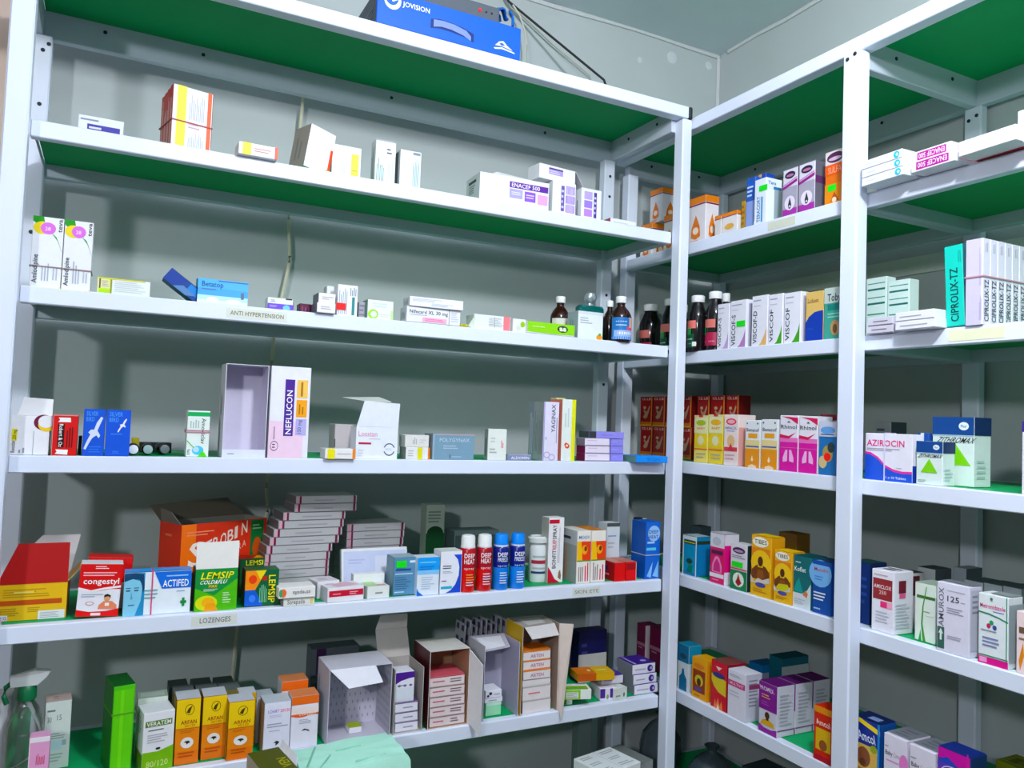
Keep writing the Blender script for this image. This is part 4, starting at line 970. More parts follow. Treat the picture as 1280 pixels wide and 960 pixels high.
b1 = C('L4', 806, 824, 653, .012, .06, 'blue spray carton with a rubber band, beside the corner post', '1c64c4', [e('F', .55, .80, .42, .14, '9cc4ec'), T('F', 'DEEP', .2, .80, .85, .86, '1c4494'), T('F', 'HEAT', .2, .71, .85, .77, '502c7c'), s('F', .1, .6, .8, .68, 1, 'a8ccf0'), r('F', .05, .50, .7, .55, '6cc8e8'), p('F', [(.1, .05), (.5, .3), (.4, .02)], '8cc0f0'), p('F', [(.5, .05), (.9, .32), (.9, .02)], '8cc0f0'), r('L', 0, 0, 1, 1, '1a54a8')], bands=[dict(z=.42, c='a4b4c4')])
C('L4', 798, 806, 648, .075, .03, 'black and white carton behind the blue banded spray carton', '20242c', [r('F', .4, .9, 1, 1, 'd4d8dc')])
# ================================================================ L5
def sprayer():
    z = TOP['L5']
    c, _ = place('L5', 27, .075, z)
    h = axis_at(c, 2, v=872)-z
    rad = .031
    glass = mat('dfe9e6', .05, spec=.5, trans=.95, noise=.02)
    b = MB(); b.lathe([(rad*.95, 0), (rad, .004), (rad, h*.60), (rad*.93, h*.72), (rad*.70, h*.86), (rad*.42, h*.96), (rad*.40, h)], 24, glass)
    o = b.build('spray_bottle', smooth=True)
    o.location = c
    tag(o, 'clear spray bottle with a green collar and white trigger head at the far left', 'spray bottle')
    b = MB(); b.lathe([(rad*.5, h*.985), (rad*.52, h+.002), (rad*.50, h+.018), (rad*.36, h+.024)], 16, mat('0c6b45', .4)); b.build('collar', o, smooth=True)['label'] = 'green screw collar'
    b = MB(); b.raw([(-.026, -.011, h+.024), (.016, -.011, h+.024), (.030, -.009, h+.036), (.036, -.008, h+.046), (.012, -.011, h+.050), (-.028, -.010, h+.040),
                     (-.026, .011, h+.024), (.016, .011, h+.024), (.030, .009, h+.036), (.036, .008, h+.046), (.012, .011, h+.050), (-.028, .010, h+.040)],
                    [(0, 1, 2, 3, 4, 5), (11, 10, 9, 8, 7, 6), (0, 6, 7, 1), (1, 7, 8, 2), (2, 8, 9, 3), (3, 9, 10, 4), (4, 10, 11, 5), (5, 11, 6, 0)], mat('c6cccc', .4))
    b.build('trigger_head', o)['label'] = 'white trigger head'
    b = MB(); b.tube([(-.024, 0, h+.030), (-.034, 0, h+.022), (-.036, 0, h+.006), (-.031, 0, h-.008)], .0045, mat('0c6b45', .4), 8); b.build('trigger', o, smooth=True)['label'] = 'green trigger'
    b = MB(); b.tube([(0, 0, h*.98), (.010, -.004, h*.8), (.021, -.004, h*.55), (.012, 0, h*.3), (-.012, .0, h*.16), (.014, 0, .01)], .0028, mat('d8dcda', .3), 8); b.build('dip_tube', o, smooth=True)
sprayer()
C('L5', -14, 9, 872, .10, .05, 'white carton behind the spray bottle at the edge of view', 'c4c8cc', [e('F', .8, .3, .1, .03, '30343c')])
C('L5', 52, 85, 879, .090, .045, 'white printed carton standing behind the spray bottle', 'd2dcd6', [T('F', '30', .10, .70, .26, .78, '7c8c88'), T('F', '15', .46, .72, .64, .80, '7c8c88'), s('F', .08, .84, .4, .9, 1, '6c7474'), s('F', .05, .44, .85, .54, 3, '8ca8a4'), r('F', .3, .28, .68, .42, 'b8d8dc'), r('F', .70, .34, .86, .42, '9cb4b8'), s('F', .1, .1, .9, .24, 3, 'a0b4b0'), r('T', 0, 0, 1, 1, 'c8b4b0'), s('T', .3, .3, .6, .7, 2, '8c8080')], rot=5)
C('L5', 33, 59, 923, .022, .03, 'pink carton with red lettering in front of the spray bottle', 'dda4c8', [r('F', 0, .90, 1, 1, 'e8e4e8'), s('F', .35, .45, .8, .68, 6, 'c43058', 1), r('F', 0, 0, .05, 1, 'e8d4e0')])
C('L5', 136, 164, 859, .022, .075, 'tall bright green carton with a rubber band', '5cbc1e', [r('F', .05, .03, .93, .95, '6cc82a'), r('F', .34, 0, .5, .95, '7cd438'), r('L', 0, 0, 1, 1, '1f6a1c'), r('T', 0, 0, 1, 1, '0f5a26'), s('L', .1, .1, .5, .35, 5, '3c8c2c', 1)], bands=[dict(z=.68, c='5c9c3c')], rot=11)
VER = [r('F', 0, 0, 1, .30, '7cb41c'), p('F', [(0, .30), (0, .34), (.5, .33), (1, .40), (1, .30)], '7cb41c'), r('F', .06, .76, .92, .86, '5a7c3c'), T('F', 'VERATEM', .10, .775, .88, .845, 'ecf0e4'), s('F', .16, .68, .8, .72, 1, '5c6460'), s('F', .14, .48, .86, .64, 4, 'b4b4bc'), e('F', .5, .38, .08, .02, '2c2430'), T('F', '80/120', .14, .08, .84, .18, 'c8e08c'), s('L', .2, .6, .8, .9, 5, '9ca49c'), r('L', 0, 0, 1, .30, '5c8c1c')]
C('L5', 176, 216, 893, .010, .055, 'white and lime carton with a dotted green name, front one of two', 'e2e4e8', VER, group='white and lime carton pair', rot=9)
C('L5', 168, 206, 874, .075, .04, 'white and lime carton half hidden at the back of its pair', 'd4dcd4', [r('T', 0, 0, 1, 1, 'a4b4a4'), r('T', .1, .2, .9, .8, 'bcc8c0')]+VER[:2], group='white and lime carton pair')
ARF = [r('F', 0, 0, 1, .56, 'e08a18'), r('F', 0, .56, 1, 1, 'e8c80c'), r('F', 0, 0, 1, .2, 'dc7a1c'), e('F', .55, .84, .20, .085, '4c4418', 20), e('F', .55, .84, .175, .075, 'e8c80c', 20), p('F', [(.42, .80), (.5, .86), (.66, .90), (.6, .84), (.55, .78)], '3c3814'), T('F', 'ARFAN', .20, .62, .86, .68, '9c3c14'), T('F', '20/120', .36, .575, .80, .61, 'b86c38'), r('F', .02, .545, .98, .552, 'a46414'), s('F', .2, .48, .8, .53, 2, 'b87018'), e('F', .50, .33, .27, .085, 'e6e4e0', 20), p('F', [(.36, .34), (.46, .36), (.58, .36), (.64, .33), (.55, .32), (.5, .30), (.46, .33)], '20201c'), s('F', .15, .1, .85, .2, 2, 'b4581c'), r('L', 0, 0, 1, 1, 'a8841c'), r('T', 0, 0, 1, 1, 'c8ccd4')]
C('L5', 217, 247, 876, .024, .05, 'yellow and orange carton with a mosquito emblem, left one of three', 'e0a414', ARF, group='mosquito emblem cartons in front')
C('L5', 250.5, 280, 872, .030, .05, 'yellow and orange carton with a mosquito emblem, middle one of three', 'e0a414', ARF, group='mosquito emblem cartons in front')
C('L5', 283, 315, 879, .008, .045, 'yellow and orange carton with a mosquito emblem, right one of three', 'e0a414', ARF, group='mosquito emblem cartons in front', rot=1)
C('L5', 296, 317, 868, .058, .04, 'yellow carton just behind the right mosquito emblem carton', 'e0b414', ARF[-1:]+[r('R', 0, 0, 1, 1, 'd8b010')])
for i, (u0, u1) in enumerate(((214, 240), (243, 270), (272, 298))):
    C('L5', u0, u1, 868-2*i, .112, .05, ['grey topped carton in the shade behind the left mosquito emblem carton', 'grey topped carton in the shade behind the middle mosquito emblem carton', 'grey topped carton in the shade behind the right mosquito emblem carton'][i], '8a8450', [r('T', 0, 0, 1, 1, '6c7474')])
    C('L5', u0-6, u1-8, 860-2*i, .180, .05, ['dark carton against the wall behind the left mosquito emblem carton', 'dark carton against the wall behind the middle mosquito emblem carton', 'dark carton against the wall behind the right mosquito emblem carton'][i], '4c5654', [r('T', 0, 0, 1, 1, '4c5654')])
C('L5', 328, 361, 880, .012, .05, 'white carton with a violet and red name and a mosquito', 'e0e0ee', [T('F', 'LOART', .14, .80, .56, .86, '8c6cc0'), T('F', '20/120', .60, .80, .96, .86, 'e06878'), s('F', .2, .70, .7, .76, 2, 'bcbcd0'), s('F', .12, .50, .92, .60, 2, '9ca0b4'), s('F', .2, .42, .8, .46, 1, 'b0b4c4'), p('F', [(.40, .2), (.5, .24), (.62, .21), (.55, .17), (.46, .14), (.48, .19)], '20222c'), r('L', 0, 0, 1, 1, '9c8c78'), r('T', 0, 0, 1, 1, 'c4ccd4')])
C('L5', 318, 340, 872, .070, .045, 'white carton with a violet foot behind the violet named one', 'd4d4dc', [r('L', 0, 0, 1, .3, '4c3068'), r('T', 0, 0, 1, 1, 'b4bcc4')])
LON = [r('F', 0, .88, 1, 1, 'e2701c'), r('F', 0, .84, 1, .88, 'e07020'), r('F', 0, .62, 1, .66, 'e4703c'), e('F', .35, .64, .3, .045, 'e4642c'), T('F', 'LONART', .3, .625, .92, .66, 'f4dcd0'), s('F', .3, .46, .8, .56, 3, 'a8acb8'), p('F', [(.38, .33), (.5, .37), (.66, .34), (.7, .30), (.55, .34)], '2c2c30'), r('T', 0, 0, 1, 1, 'd88c64'), r('F', .0, .66, 1, .78, 'ecdcd8')]
C('L5', 362, 396, 872, .016, .045, 'white carton with an orange top band, front one of two', 'e4e2ec', LON, group='orange topped cartons')
C('L5', 349, 382, 853, .075, .045, 'white carton with an orange top band, rear one of two', 'e4e2ec', LON, group='orange topped cartons')
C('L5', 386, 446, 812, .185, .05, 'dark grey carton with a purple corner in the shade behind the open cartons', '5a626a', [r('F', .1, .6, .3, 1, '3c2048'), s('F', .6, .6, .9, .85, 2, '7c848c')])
# row of open cartons
o = OPEN('L5', 408, 487, 838, .004, .10, 'open white carton with dashed grey lining and a bent front flap', 'cfccd8', 'c6c3d0', 'F', [s('L', .10, .5, .22, .9, 3, '54525c', 1), s('L', .1, .1, .22, .4, 2, '8c8890', 1)])
w_, t_, h_ = o['dims']
b = MB()
dk = mat('9a97a6', .6)
for i in range(11):
    for j in range(9):
        x = -w_/2+w_*(.06+.088*i+.04*(j % 2)); zz = h_*(.08+.105*j)
        if x < w_/2-.006:
            b.face([(x-.0012, t_/2-.0017, zz), (x+.0012, t_/2-.0017, zz), (x+.0012, t_/2-.0017, zz+.007), (x-.0012, t_/2-.0017, zz+.007)], dk)
        y = -t_/2+t_*(.06+.088*i+.04*(j % 2))
        if y < t_/2-.004:
            b.face([(w_/2-.0017, y+.0012, zz), (w_/2-.0017, y-.0012, zz), (w_/2-.0017, y-.0012, zz+.007), (w_/2-.0017, y+.0012, zz+.007)], dk)
x = b.build('lining_print', o); x['kind'] = 'stuff'
flap(o, [(-w_/2, -t_/2-.0002, h_), (.22*w_, -t_/2-.0002, h_), (.30*w_, -t_/2-.022, h_-.030), (-w_/2+.035, -t_/2-.024, h_-.034)], 'e8ecf4', 'd4d4dc')
C('L5', 436, 452, 0, .045, .03, 'small lime topped carton lying inside the dashed lined open carton', 'e0e0e8', [r('T', 0, 0, 1, 1, 'a8b830')], zb=.0018, h=.012)
o = OPEN('L5', 491, 527, 838, .008, .095, 'open greyish carton with a tall raised back panel', 'c2beba', 'b8b2ae', 'F', skip=('top',))
w_, t_, h_ = o['dims']
flap(o, [(-w_/2-.010, t_/2-.002, h_), (w_/2, t_/2-.002, h_), (w_/2-.002, t_/2+.020, h_+.058), (-w_/2-.012, t_/2+.020, h_+.058)], 'c4beba', 'b4aeac', name='back_flap')
flap(o, [(-w_/2-.012, t_/2+.020, h_+.0585), (w_/2-.002, t_/2+.020, h_+.0585), (w_/2-.004, t_/2+.014, h_+.092), (-w_/2-.004, t_/2+.014, h_+.092)], 'cac4c0', 'b4aeac', name='back_flap')
prev = None
for i in range(3):
    prev = C('L5', 493.5, 522, 0, .014, .07, ['white flat carton, bottom of the three inside the greyish open carton', 'white flat carton, middle of the three inside the greyish open carton', 'white flat carton with a purple top, uppermost of the three inside the greyish open carton'][i][:200], 'e2e0ea', [s('F', .35, .3, .92, .6, 1, '9c98a8'), r('F', 0, .9, 1, 1, '6c6080'), r('T', 0, 0, 1, 1, '5c4484')], zb=.002 if i == 0 else 0, h=.0205, on=prev, group='flat cartons in the greyish open carton')
prev['label'] = 'white flat carton, uppermost of the three inside the greyish open carton'
C('L5', 493.5, 517, 0, .016, .045, 'white carton with a purple wave, standing on the flat ones', 'e4e2ec', [p('F', [(0, 1), (1, 1), (1, .80), (.7, .78), (.3, .72), (0, .62)], '4a2484'), s('F', .1, .52, .9, .6, 1, '8480a0'), e('F', .2, .55, .08, .04, '6c6888'), e('F', .5, .55, .08, .04, '6c6888'), e('F', .8, .55, .08, .04, '6c6888'), r('F', .04, .05, .96, .48, 'd8dce4')], h=.064, on=prev)
o = OPEN('L5', 534, 584, 815, .006, .10, 'open carton with a brown lining, maroon side and a white door flap', 'd8d4d0', 'b08c74', 'F', [r('L', 0, 0, 1, 1, '4c1620')])
w_, t_, h_ = o['dims']
flap(o, [(w_/2, -t_/2-.0004, .0006), (w_/2+.003, -t_/2-.012, .0006), (w_/2+.012, -t_/2-.045, -.014), (w_/2+.012, -t_/2-.045, h_-.028), (w_/2, -t_/2-.0004, h_-.004)], 'e4e2e4', 'd8d4d4', name='door_flap', th=.0014, label='white side flap hanging out over the rail')
prev = None
for i in range(5):
    prev = C('L5', 537, 580.5, 0, .012, .08, ['pale flat carton, bottom of the five in the brown lined open carton', 'pale flat carton, second from the bottom in the brown lined open carton', 'pale flat carton, middle of the five in the brown lined open carton', 'pale flat carton, second from the top in the brown lined open carton', 'pale flat carton with a red edge, top of the five in the brown lined carton'][i], 'dcd0d0', [s('F', .08, .35, .45, .65, 1, 'c06878'), s('F', .58, .25, .9, .75, 2, '6c5c60'), r('F', 0, .9, 1, 1, 'b83848' if i == 4 else '8c7474'), r('T', 0, 0, 1, 1, 'c8606c' if i == 4 else 'c4a49c')], zb=.002 if i == 0 else 0, h=.0215, on=prev, group='flat cartons in the brown lined open carton')
o = OPEN('L5', 603, 647, 808, .006, .09, 'open bottomless white carton with a lilac lining and bent top flap', 'd6d2dc', 'b0acc0', 'F', bottom=False, skip=('top',))
w_, t_, h_ = o['dims']
flap(o, [(-w_/2, t_/2-.002, h_), (w_/2, t_/2-.002, h_), (w_/2-.012, -t_/2+.026, h_-.016), (-w_/2+.006, -t_/2+.026, h_-.022)], 'dcdce4', 'b4b0c0', name='top_flap')
g_ = C('L5', 607, 626, 0, .030, .05, 'added pale green block for green light reflected inside the lilac lined open carton', '9cd4b0', [r('F', 0, .8, 1, 1, 'c4e4d0')], h=.030)  # added block, green light reflected in the carton is put into its colour
g_ = C('L5', 606, 628, 0, .030, .045, 'small white carton resting on the added pale green block', 'e4e4ec', [s('F', .2, .3, .7, .6, 1, '6c708c')], h=.011, on=g_)
C('L5', 607, 627, 0, .028, .045, 'small white carton with dark marks, topmost inside the lilac lined carton', 'e4e4ec', [e('F', .3, .6, .1, .2, '2c2c3c'), e('F', .15, .3, .08, .15, '2c2c3c'), s('F', .5, .3, .9, .6, 1, '9c9cac')], h=.017, on=g_)
# blister cards standing behind
for i in range(10):
    z = TOP['L5']
    c, _ = place('L5', 574+6.2*i, .125+.004*(i % 3), z)
    b = MB()
    th, wd, hh = .0022, .058, .188+.008*math.sin(i*1.7)
    b.box(-th/2, th/2, 0, wd, 0, hh, mat('ccccd6', .3, metal=.2))
    o = b.build('blister_card')
    o.location = c
    o.rotation_euler = (0, math.radians(3 if i < 2 else 0), 0)
    if i < 2:
        o.location.z += .0002
    b = MB()
    for k in range(6):
        for q in range(2):
            zz = hh*(.10+.16*k); yy = wd*(.24+.5*q)
            b.raw([(-th/2, yy-.007, zz), (-th/2, yy+.007, zz), (-th/2, yy+.007, zz+.014), (-th/2, yy-.007, zz+.014), (-th/2-.0022, yy-.004, zz+.003), (-th/2-.0022, yy+.004, zz+.003), (-th/2-.0022, yy+.004, zz+.011), (-th/2-.0022, yy-.004, zz+.011)], [(4, 5, 6, 7), (0, 1, 5, 4), (1, 2, 6, 5), (2, 3, 7, 6), (3, 0, 4, 7)], mat('4a4260', .3))
    b.build('blister_pockets', o)['kind'] = 'stuff'
    tag(o, 'silver blister card with dark pockets, %s in the upright row' % ['leftmost', 'second from the left', 'third from the left', 'fourth from the left', 'fifth from the left', 'fifth from the right', 'fourth from the right', 'third from the right', 'second from the right', 'rightmost'][i], 'blister pack', 'upright blister cards')
o = OPEN('L5', 650, 696, 0, .004, .085, 'tall open carton with a brown lining and a splayed right side flap', 'd0c4b8', '9c887c', 'F', pr=[r('L', 0, 0, 1, 1, 'c8a40c'), T('L', 'ALUZ', .62, .52, .88, .78, '5c3c10', rot=90), e('L', .45, .62, .14, .05, 'd8c890')], h=.205, bottom=False, skip=('top',))
w_, t_, h_ = o['dims']
flap(o, [(w_/2, -t_/2-.0004, .0006), (w_/2+.0022, -t_/2-.0060, .0006), (w_/2+.004, -t_/2-.016, -.018), (w_/2+.026, -t_/2-.020, h_+.001), (w_/2, -t_/2-.0004, h_)], 'd4c8c0', 'b4a498', name='side_flap', th=.0014)
flap(o, [(-w_/2, t_/2-.002, h_), (w_/2, t_/2-.002, h_), (w_/2-.004, -t_/2+.018, h_-.004), (-w_/2+.014, -t_/2+.018, h_-.008)], 'c8c4c4', 'a49c98', name='top_flap')
flap(o, [(-w_/2+.014, -t_/2+.0176, h_-.008), (w_/2-.004, -t_/2+.0176, h_-.004), (w_/2-.004, -t_/2-.006, h_-.026), (-w_/2+.022, -t_/2-.006, h_-.030)], 'e4e4ea', 'c8c4c4', name='tuck_flap')
prev = None
nm = ['plain white carton, bottom of the six in the tall open carton', 'white carton with a red name, second from the bottom in the tall open carton', 'slim white carton, third from the bottom in the tall open carton', 'white carton with an orange top, third from the top in the tall open carton', 'white carton with an orange top, second from the top in the tall open carton', 'white carton with an orange top, topmost in the tall open carton']
for i, hh in enumerate((.030, .032, .016, .022, .021, .022)):
    prev = C('L5', 653+(i > 2)*1.0, 688, 0, .012-.003*(i == 3), .06, nm[i], 'e2dcdc', ([s('F', .2, .35, .8, .6, 1, 'd87c84')] if i == 1 else []) + ([T('F', 'ARTEN', .26, .25, .74, .6, 'b06c8c'), r('T', 0, 0, 1, 1, 'd87c20'), r('F', 0, .86, 1, 1, 'dc8438')] if i > 2 else [r('F', 0, .9, 1, 1, 'b4b0b0')])+[r('L', 0, 0, 1, 1, '9c8484')], h=hh, on=prev, group='cartons in the tall open carton')
# heap at the right end
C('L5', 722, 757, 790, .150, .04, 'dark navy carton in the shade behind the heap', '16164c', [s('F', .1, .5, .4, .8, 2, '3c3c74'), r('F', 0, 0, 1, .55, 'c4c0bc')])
g1 = C('L5', 700, 0, 0, .030, .05, 'lime and white carton lying flat at the foot of the splayed flap', 'dfe6da', [r('F', 0, .1, .5, .95, '4c9c24'), s('F', .6, .2, .9, .6, 2, 'b4c4a8')], w=.032, h=.018, rot=-10)
g2 = C('L5', 703, 0, 0, .014, .042, 'white carton with a lime panel tilted on the heap, nearest the rail', 'e2e6e2', [r('T', .05, .0, .9, .55, '70b428'), r('F', .05, .05, .62, .95, '8cc44c'), r('F', .12, .15, .55, .75, 'ccd4c8'), s('F', .15, .2, .5, .7, 3, '9ca89c')], w=.072, h=.024, rot=-16, on=g1, zb=-.000)
h1 = C('L5', 750, 0, 0, .020, .06, 'white and purple carton lying flat in the middle of the heap', 'e0dee8', [r('F', 0, .2, .3, .95, '4c2c88'), r('F', .6, .2, .8, .95, '4c2c88'), e('F', .45, .3, .08, .2, '8cac5c'), s('T', .1, .2, .9, .8, 3, 'a8a4b4')], w=.045, h=.030, rot=-8)
h2 = C('L5', 768, 0, 0, .008, .07, 'grey white carton lying flat between the purple ones', 'd4dad4', [s('F', .1, .2, .5, .5, 1, '8c9490'), e('F', .75, .4, .06, .2, '4c5454'), s('T', .2, .2, .8, .8, 3, 'a4b0a8')], w=.040, h=.028, rot=5)
h3 = C('L5', 752, 0, 0, .040, .05, 'dark purple topped carton halfway up the heap', 'd0ccd8', [r('T', 0, 0, 1, 1, '4a3098'), e('T', .5, .5, .12, .2, '8c78d0'), s('F', .1, .3, .6, .7, 1, '9c98a8')], w=.062, h=.020, rot=-4, on=h1)
h4 = C('L5', 722, 0, 0, .030, .05, 'long yellow and orange carton lying across the top of the heap', 'd8a010', [r('T', 0, 0, .5, 1, 'd87c18'), r('T', .5, 0, 1, 1, 'e0b80c'), r('T', .35, .3, .42, .6, 'f0dcb0'), s('T', .6, .3, .9, .6, 1, 'f0e4a0'), r('F', 0, 0, .5, 1, 'b85c1c'), r('F', .5, 0, 1, 1, 'd0a80c'), r('R', 0, 0, 1, 1, 'c8c4d0')], w=.098, h=.018, rot=-10, on=h3)
prev = None
for i in range(3):
    prev = C('L5', 793-1.2*i, 822-1.5*i, 0, .022+.004*i, .07, ['white carton with a purple ring, bottom of three beside the corner post', 'white carton with a purple ring, middle of three beside the corner post', 'purple topped white carton with a purple ring, top of three beside the corner post'][i], 'e2e0ea', [e('F', .76, .5, .12, .36, '3c2474'), e('F', .80, .5, .05, .16, 'b4a4dc'), s('F', .1, .35, .6, .6, 1, 'a09cac'), r('T', 0, 0, 1, 1, '3c2088'), r('T', .15, .05, .2, .95, 'd0ccdc'), e('T', .7, .35, .12, .1, 'c4b8e4'), r('L', 0, 0, 1, 1, '7c8088')], h=.024, on=prev, group='ring marked cartons')

# ================================================================ bottom shelf and what stands in front
def CW(u, v, zt, w, t, h, rot, label, col, pr=(), name='carton', cat='carton'):
    q = on_plane(u, v, 2, zt)
    b = MB(); b.box(-w/2, w/2, -t/2, t/2, 0, h, mat(col, .5))
    o = b.build(name, bevel=.0012)
    o.location = (q.x, q.y, zt-h)
    o.rotation_euler = (0, 0, math.radians(rot))
    o['top'] = zt
    printing(pr, w, t, h, o)
    return tag(o, label, cat)
zb = TOP['L6']
CW(772, 948, .400, .14, .115, .400-zb, 12, 'grey cardboard box under the white printed carton on the bottom shelf', '8c9090', [r('T', .0, .0, 1, 1, '7c8280')])
CW(759, 950, .4304, .125, .105, .030, 12, 'white carton with rows of small print on its top, on the grey box', 'e6eaea', [s('T', .06, .10, .44, .26, 2, 'a8b0b4'), s('T', .56, .10, .94, .26, 2, 'a8b0b4'), s('T', .06, .42, .44, .58, 2, 'a8b0b4'), s('T', .56, .42, .94, .58, 2, 'a8b0b4'), s('T', .06, .74, .44, .9, 2, 'a8b0b4'), s('T', .56, .74, .94, .9, 2, 'a8b0b4'), r('T', .495, 0, .505, 1, 'c4cacc')])
CW(728, 897, .470, .04, .035, .470-zb, 0, 'small grey carton standing at the back of the bottom shelf', '6c7878')
# ================================================================ R1
OT = [r('F', 0, .86, 1, 1, 'e0862c'), r('R', 0, .86, 1, 1, 'd8822c'), r('L', 0, .86, 1, 1, 'c07028'), r('F', 0, .82, 1, .85, '7c1c40'), r('R', 0, .82, 1, .85, '7c1c40'), r('T', 0, 0, 1, 1, 'c47430')]
FL = [p('R', [(.25, .15), (.5, .1), (.75, .15), (.72, .35), (.5, .62), (.28, .35)], 'd87c38'), e('R', .5, .28, .13, .08, 'f0dcc8'), s('R', .2, .02, .8, .1, 1, 'd8a080'), p('F', [(.25, .15), (.5, .1), (.75, .15), (.72, .35), (.5, .62), (.28, .35)], 'd87c38'), e('F', .5, .28, .16, .08, 'f0dcc8'), s('F', .2, .02, .8, .1, 1, 'd8a080')]
lowA = C('R1', 800, 814, 0, .040, .065, 'orange topped white carton at the far end, below another one', 'dedad8', OT+FL, h=.106)
lowB = C('R1', 829, 843, 0, .030, .05, 'orange topped white carton half hidden by the corner post', 'dedad8', OT+FL, h=.106)
C('R1', 812, 827, 0, .050, .06, 'tall white carton with a flame and an orange top, stacked at the far end', 'd6d4dc', OT+FL, h=.098, on=lowA)
C('R1', 858, 881, 251, .025, .045, 'white carton with a flame and an orange top, right beside the corner post', 'e2dee2', OT+FL)
C('R1', 893, 901, 271, .030, .03, 'small orange topped carton end, left of a wider one', 'd8d4d4', OT)
C('R1', 902, 921, 268, .030, .03, 'small wide white carton with an orange top', 'dedada', OT+[e('F', .5, .4, .3, .12, 'd8a85c')])
C('R1', 926, 931, 252, .035, .03, 'narrow yellow carton beside the blue ones', 'b48c2c', [s('F', .1, .2, .9, .9, 4, '8c6420')])
C('R1', 932, 943, 224, .030, .05, 'slim blue carton with white bars on its upper half', '2c58b0', [r('F', 0, 0, 1, .55, '8c9cd0'), s('F', .1, .62, .9, .86, 3, 'c4d4f0')])
C('R1', 947, 956, 219, .075, .03, 'dark blue carton showing above the white and blue one', '2a48a8', [r('F', 0, 0, .4, 1, 'd8a084')])
C('R1', 942.5, 957, 226, .012, .05, 'white and blue carton with an upright name and a green sticker', 'dfe6f0', [T('F', 'TERACORT', .22, .06, .50, .62, '3c70b0', rot=90), r('F', .58, .05, .72, .6, '4c98c8'), r('F', .0, .0, .1, .1, 'e4e8ec'), r('R', .0, .0, .5, .75, 'e8f0f2'), r('R', .5, 0, 1, .75, '9cA8b0'), T('R', 'Tera', .1, .86, .6, .93, '3c70b0'), r('R', .45, .76, .95, .82, '3878a8')], st=[(.40, .72, 1.1, .84)])
MG = [r('F', 0, 0, 1, .16, '9c3c98'), r('F', 0, .16, 1, .62, 'a4a0b0'), e('F', .5, .28, .36, .15, 'e0d8e8'), p('F', [(.5, .40), (.38, .24), (.44, .16), (.56, .16), (.62, .24)], '33303c'), e('F', .5, .21, .05, .025, 'd8d0e0'), p('F', [(0, .58), (1, .70), (1, .76), (0, .64)], '8c2c80'), p('F', [(0, .66), (1, .78), (1, .80), (0, .68)], 'c070b4'), e('F', .5, .87, .36, .075, '23222c'), e('F', .5, .86, .26, .03, 'b070a0'), r('R', 0, 0, 1, 1, '63636f'), r('R', 0, .55, 1, .7, '5c3060'), r('T', 0, 0, 1, 1, 'c4c4cc')]
C('R1', 978, 996, 214, .012, .05, 'silver and purple carton with a dark drop, left one of two', 'd4d2de', MG, group='silver and purple drop cartons')
C('R1', 998, 1018, 207, .010, .055, 'silver and purple carton with a dark drop, right one of two', 'd4d2de', MG, group='silver and purple drop cartons')
C('R1', 1031, 1055, 192, .008, .05, 'orange carton with an oval badge and a green sticker', 'd8743c', [r('F', 0, .75, 1, 1, 'd8cccc'), e('F', .52, .87, .44, .10, '4c2848'), e('F', .5, .85, .34, .035, 'c8b0c4'), r('F', 0, .55, 1, .74, 'e0643c'), T('F', 'SULFA', .15, .58, .85, .70, 'e8a488'), r('F', 0, 0, 1, .38, 'dc8c34'), p('F', [(.3, .04), (.5, .22), (.75, .04)], 'b0582c'), e('F', .5, .07, .12, .05, 'f0d8c0')], st=[(.16, .24, .58, .36)])
# near bay: flat cartons jutting over the rail
prev = None
for i in range(3):
    prev = C('R1', 1077, 1131-1.0*i, 0, -.040, .10, ['flat white carton with a turquoise oval, bottom of three on the upper right shelf', 'flat white carton with a turquoise oval, middle of three on the upper right shelf', 'flat white carton with a turquoise oval, top of three on the upper right shelf'][i], 'e4e8ee', [e('F', .87, .5, .07, .40, '2cb4d4'), e('F', .88, .5, .03, .2, 'd0ecf4'), s('F', .1, .4, .5, .6, 1, 'd0d4dc'), r('F', 0, 0, 1, .06, '9ca4ac')], h=.0165, on=prev, group='flat turquoise oval cartons', rot=-2)
C('R1', 1097, 1118, 0, .08, .05, 'pale carton with salmon lines behind the turquoise oval cartons', 'e4cfc8', [s('F', .1, .1, .9, .9, 4, 'd88c78')], h=.060)
EN = [r('F', .12, .14, .88, .86, 'a4308c'), T('F', 'ENACEF 500', .16, .28, .84, .72, 'f4dcf0', rot=180), r('R', .2, .3, .8, .8, 'f0b4bc')]
e1 = C('R1', 1139, 1194, 0, -.036, .08, 'flat white carton with an upside down magenta name, lower of two', 'e8e6ee', EN, h=.0205, group='upside down magenta cartons', rot=-2)
C('R1', 1141, 1190, 0, -.026, .08, 'flat white carton with an upside down magenta name, upper of two', 'e8e6ee', EN, h=.0205, on=e1, group='upside down magenta cartons', rot=-2)
C('R1', 1198, 1272, 0, -.045, .09, 'long white carton with a red underside, jutting over the upper right rail', 'e6e4e8', [s('F', .1, .3, .8, .6, 1, 'd4d0d8'), r('B', .02, .02, .98, .55, 'b03a44')], h=.026, rot=-3, lift=.0012)
lw = C('R1', 1276, 1330, 0, -.03, .08, 'white carton at the right edge of view, lower of two', 'e6e8ec', [s('F', .1, .3, .4, .6, 1, '50545c')], h=.028)
C('R1', 1272, 1330, 0, -.03, .08, 'white carton at the right edge of view, upper of two', 'e8e8ee', [], h=.026, on=lw)

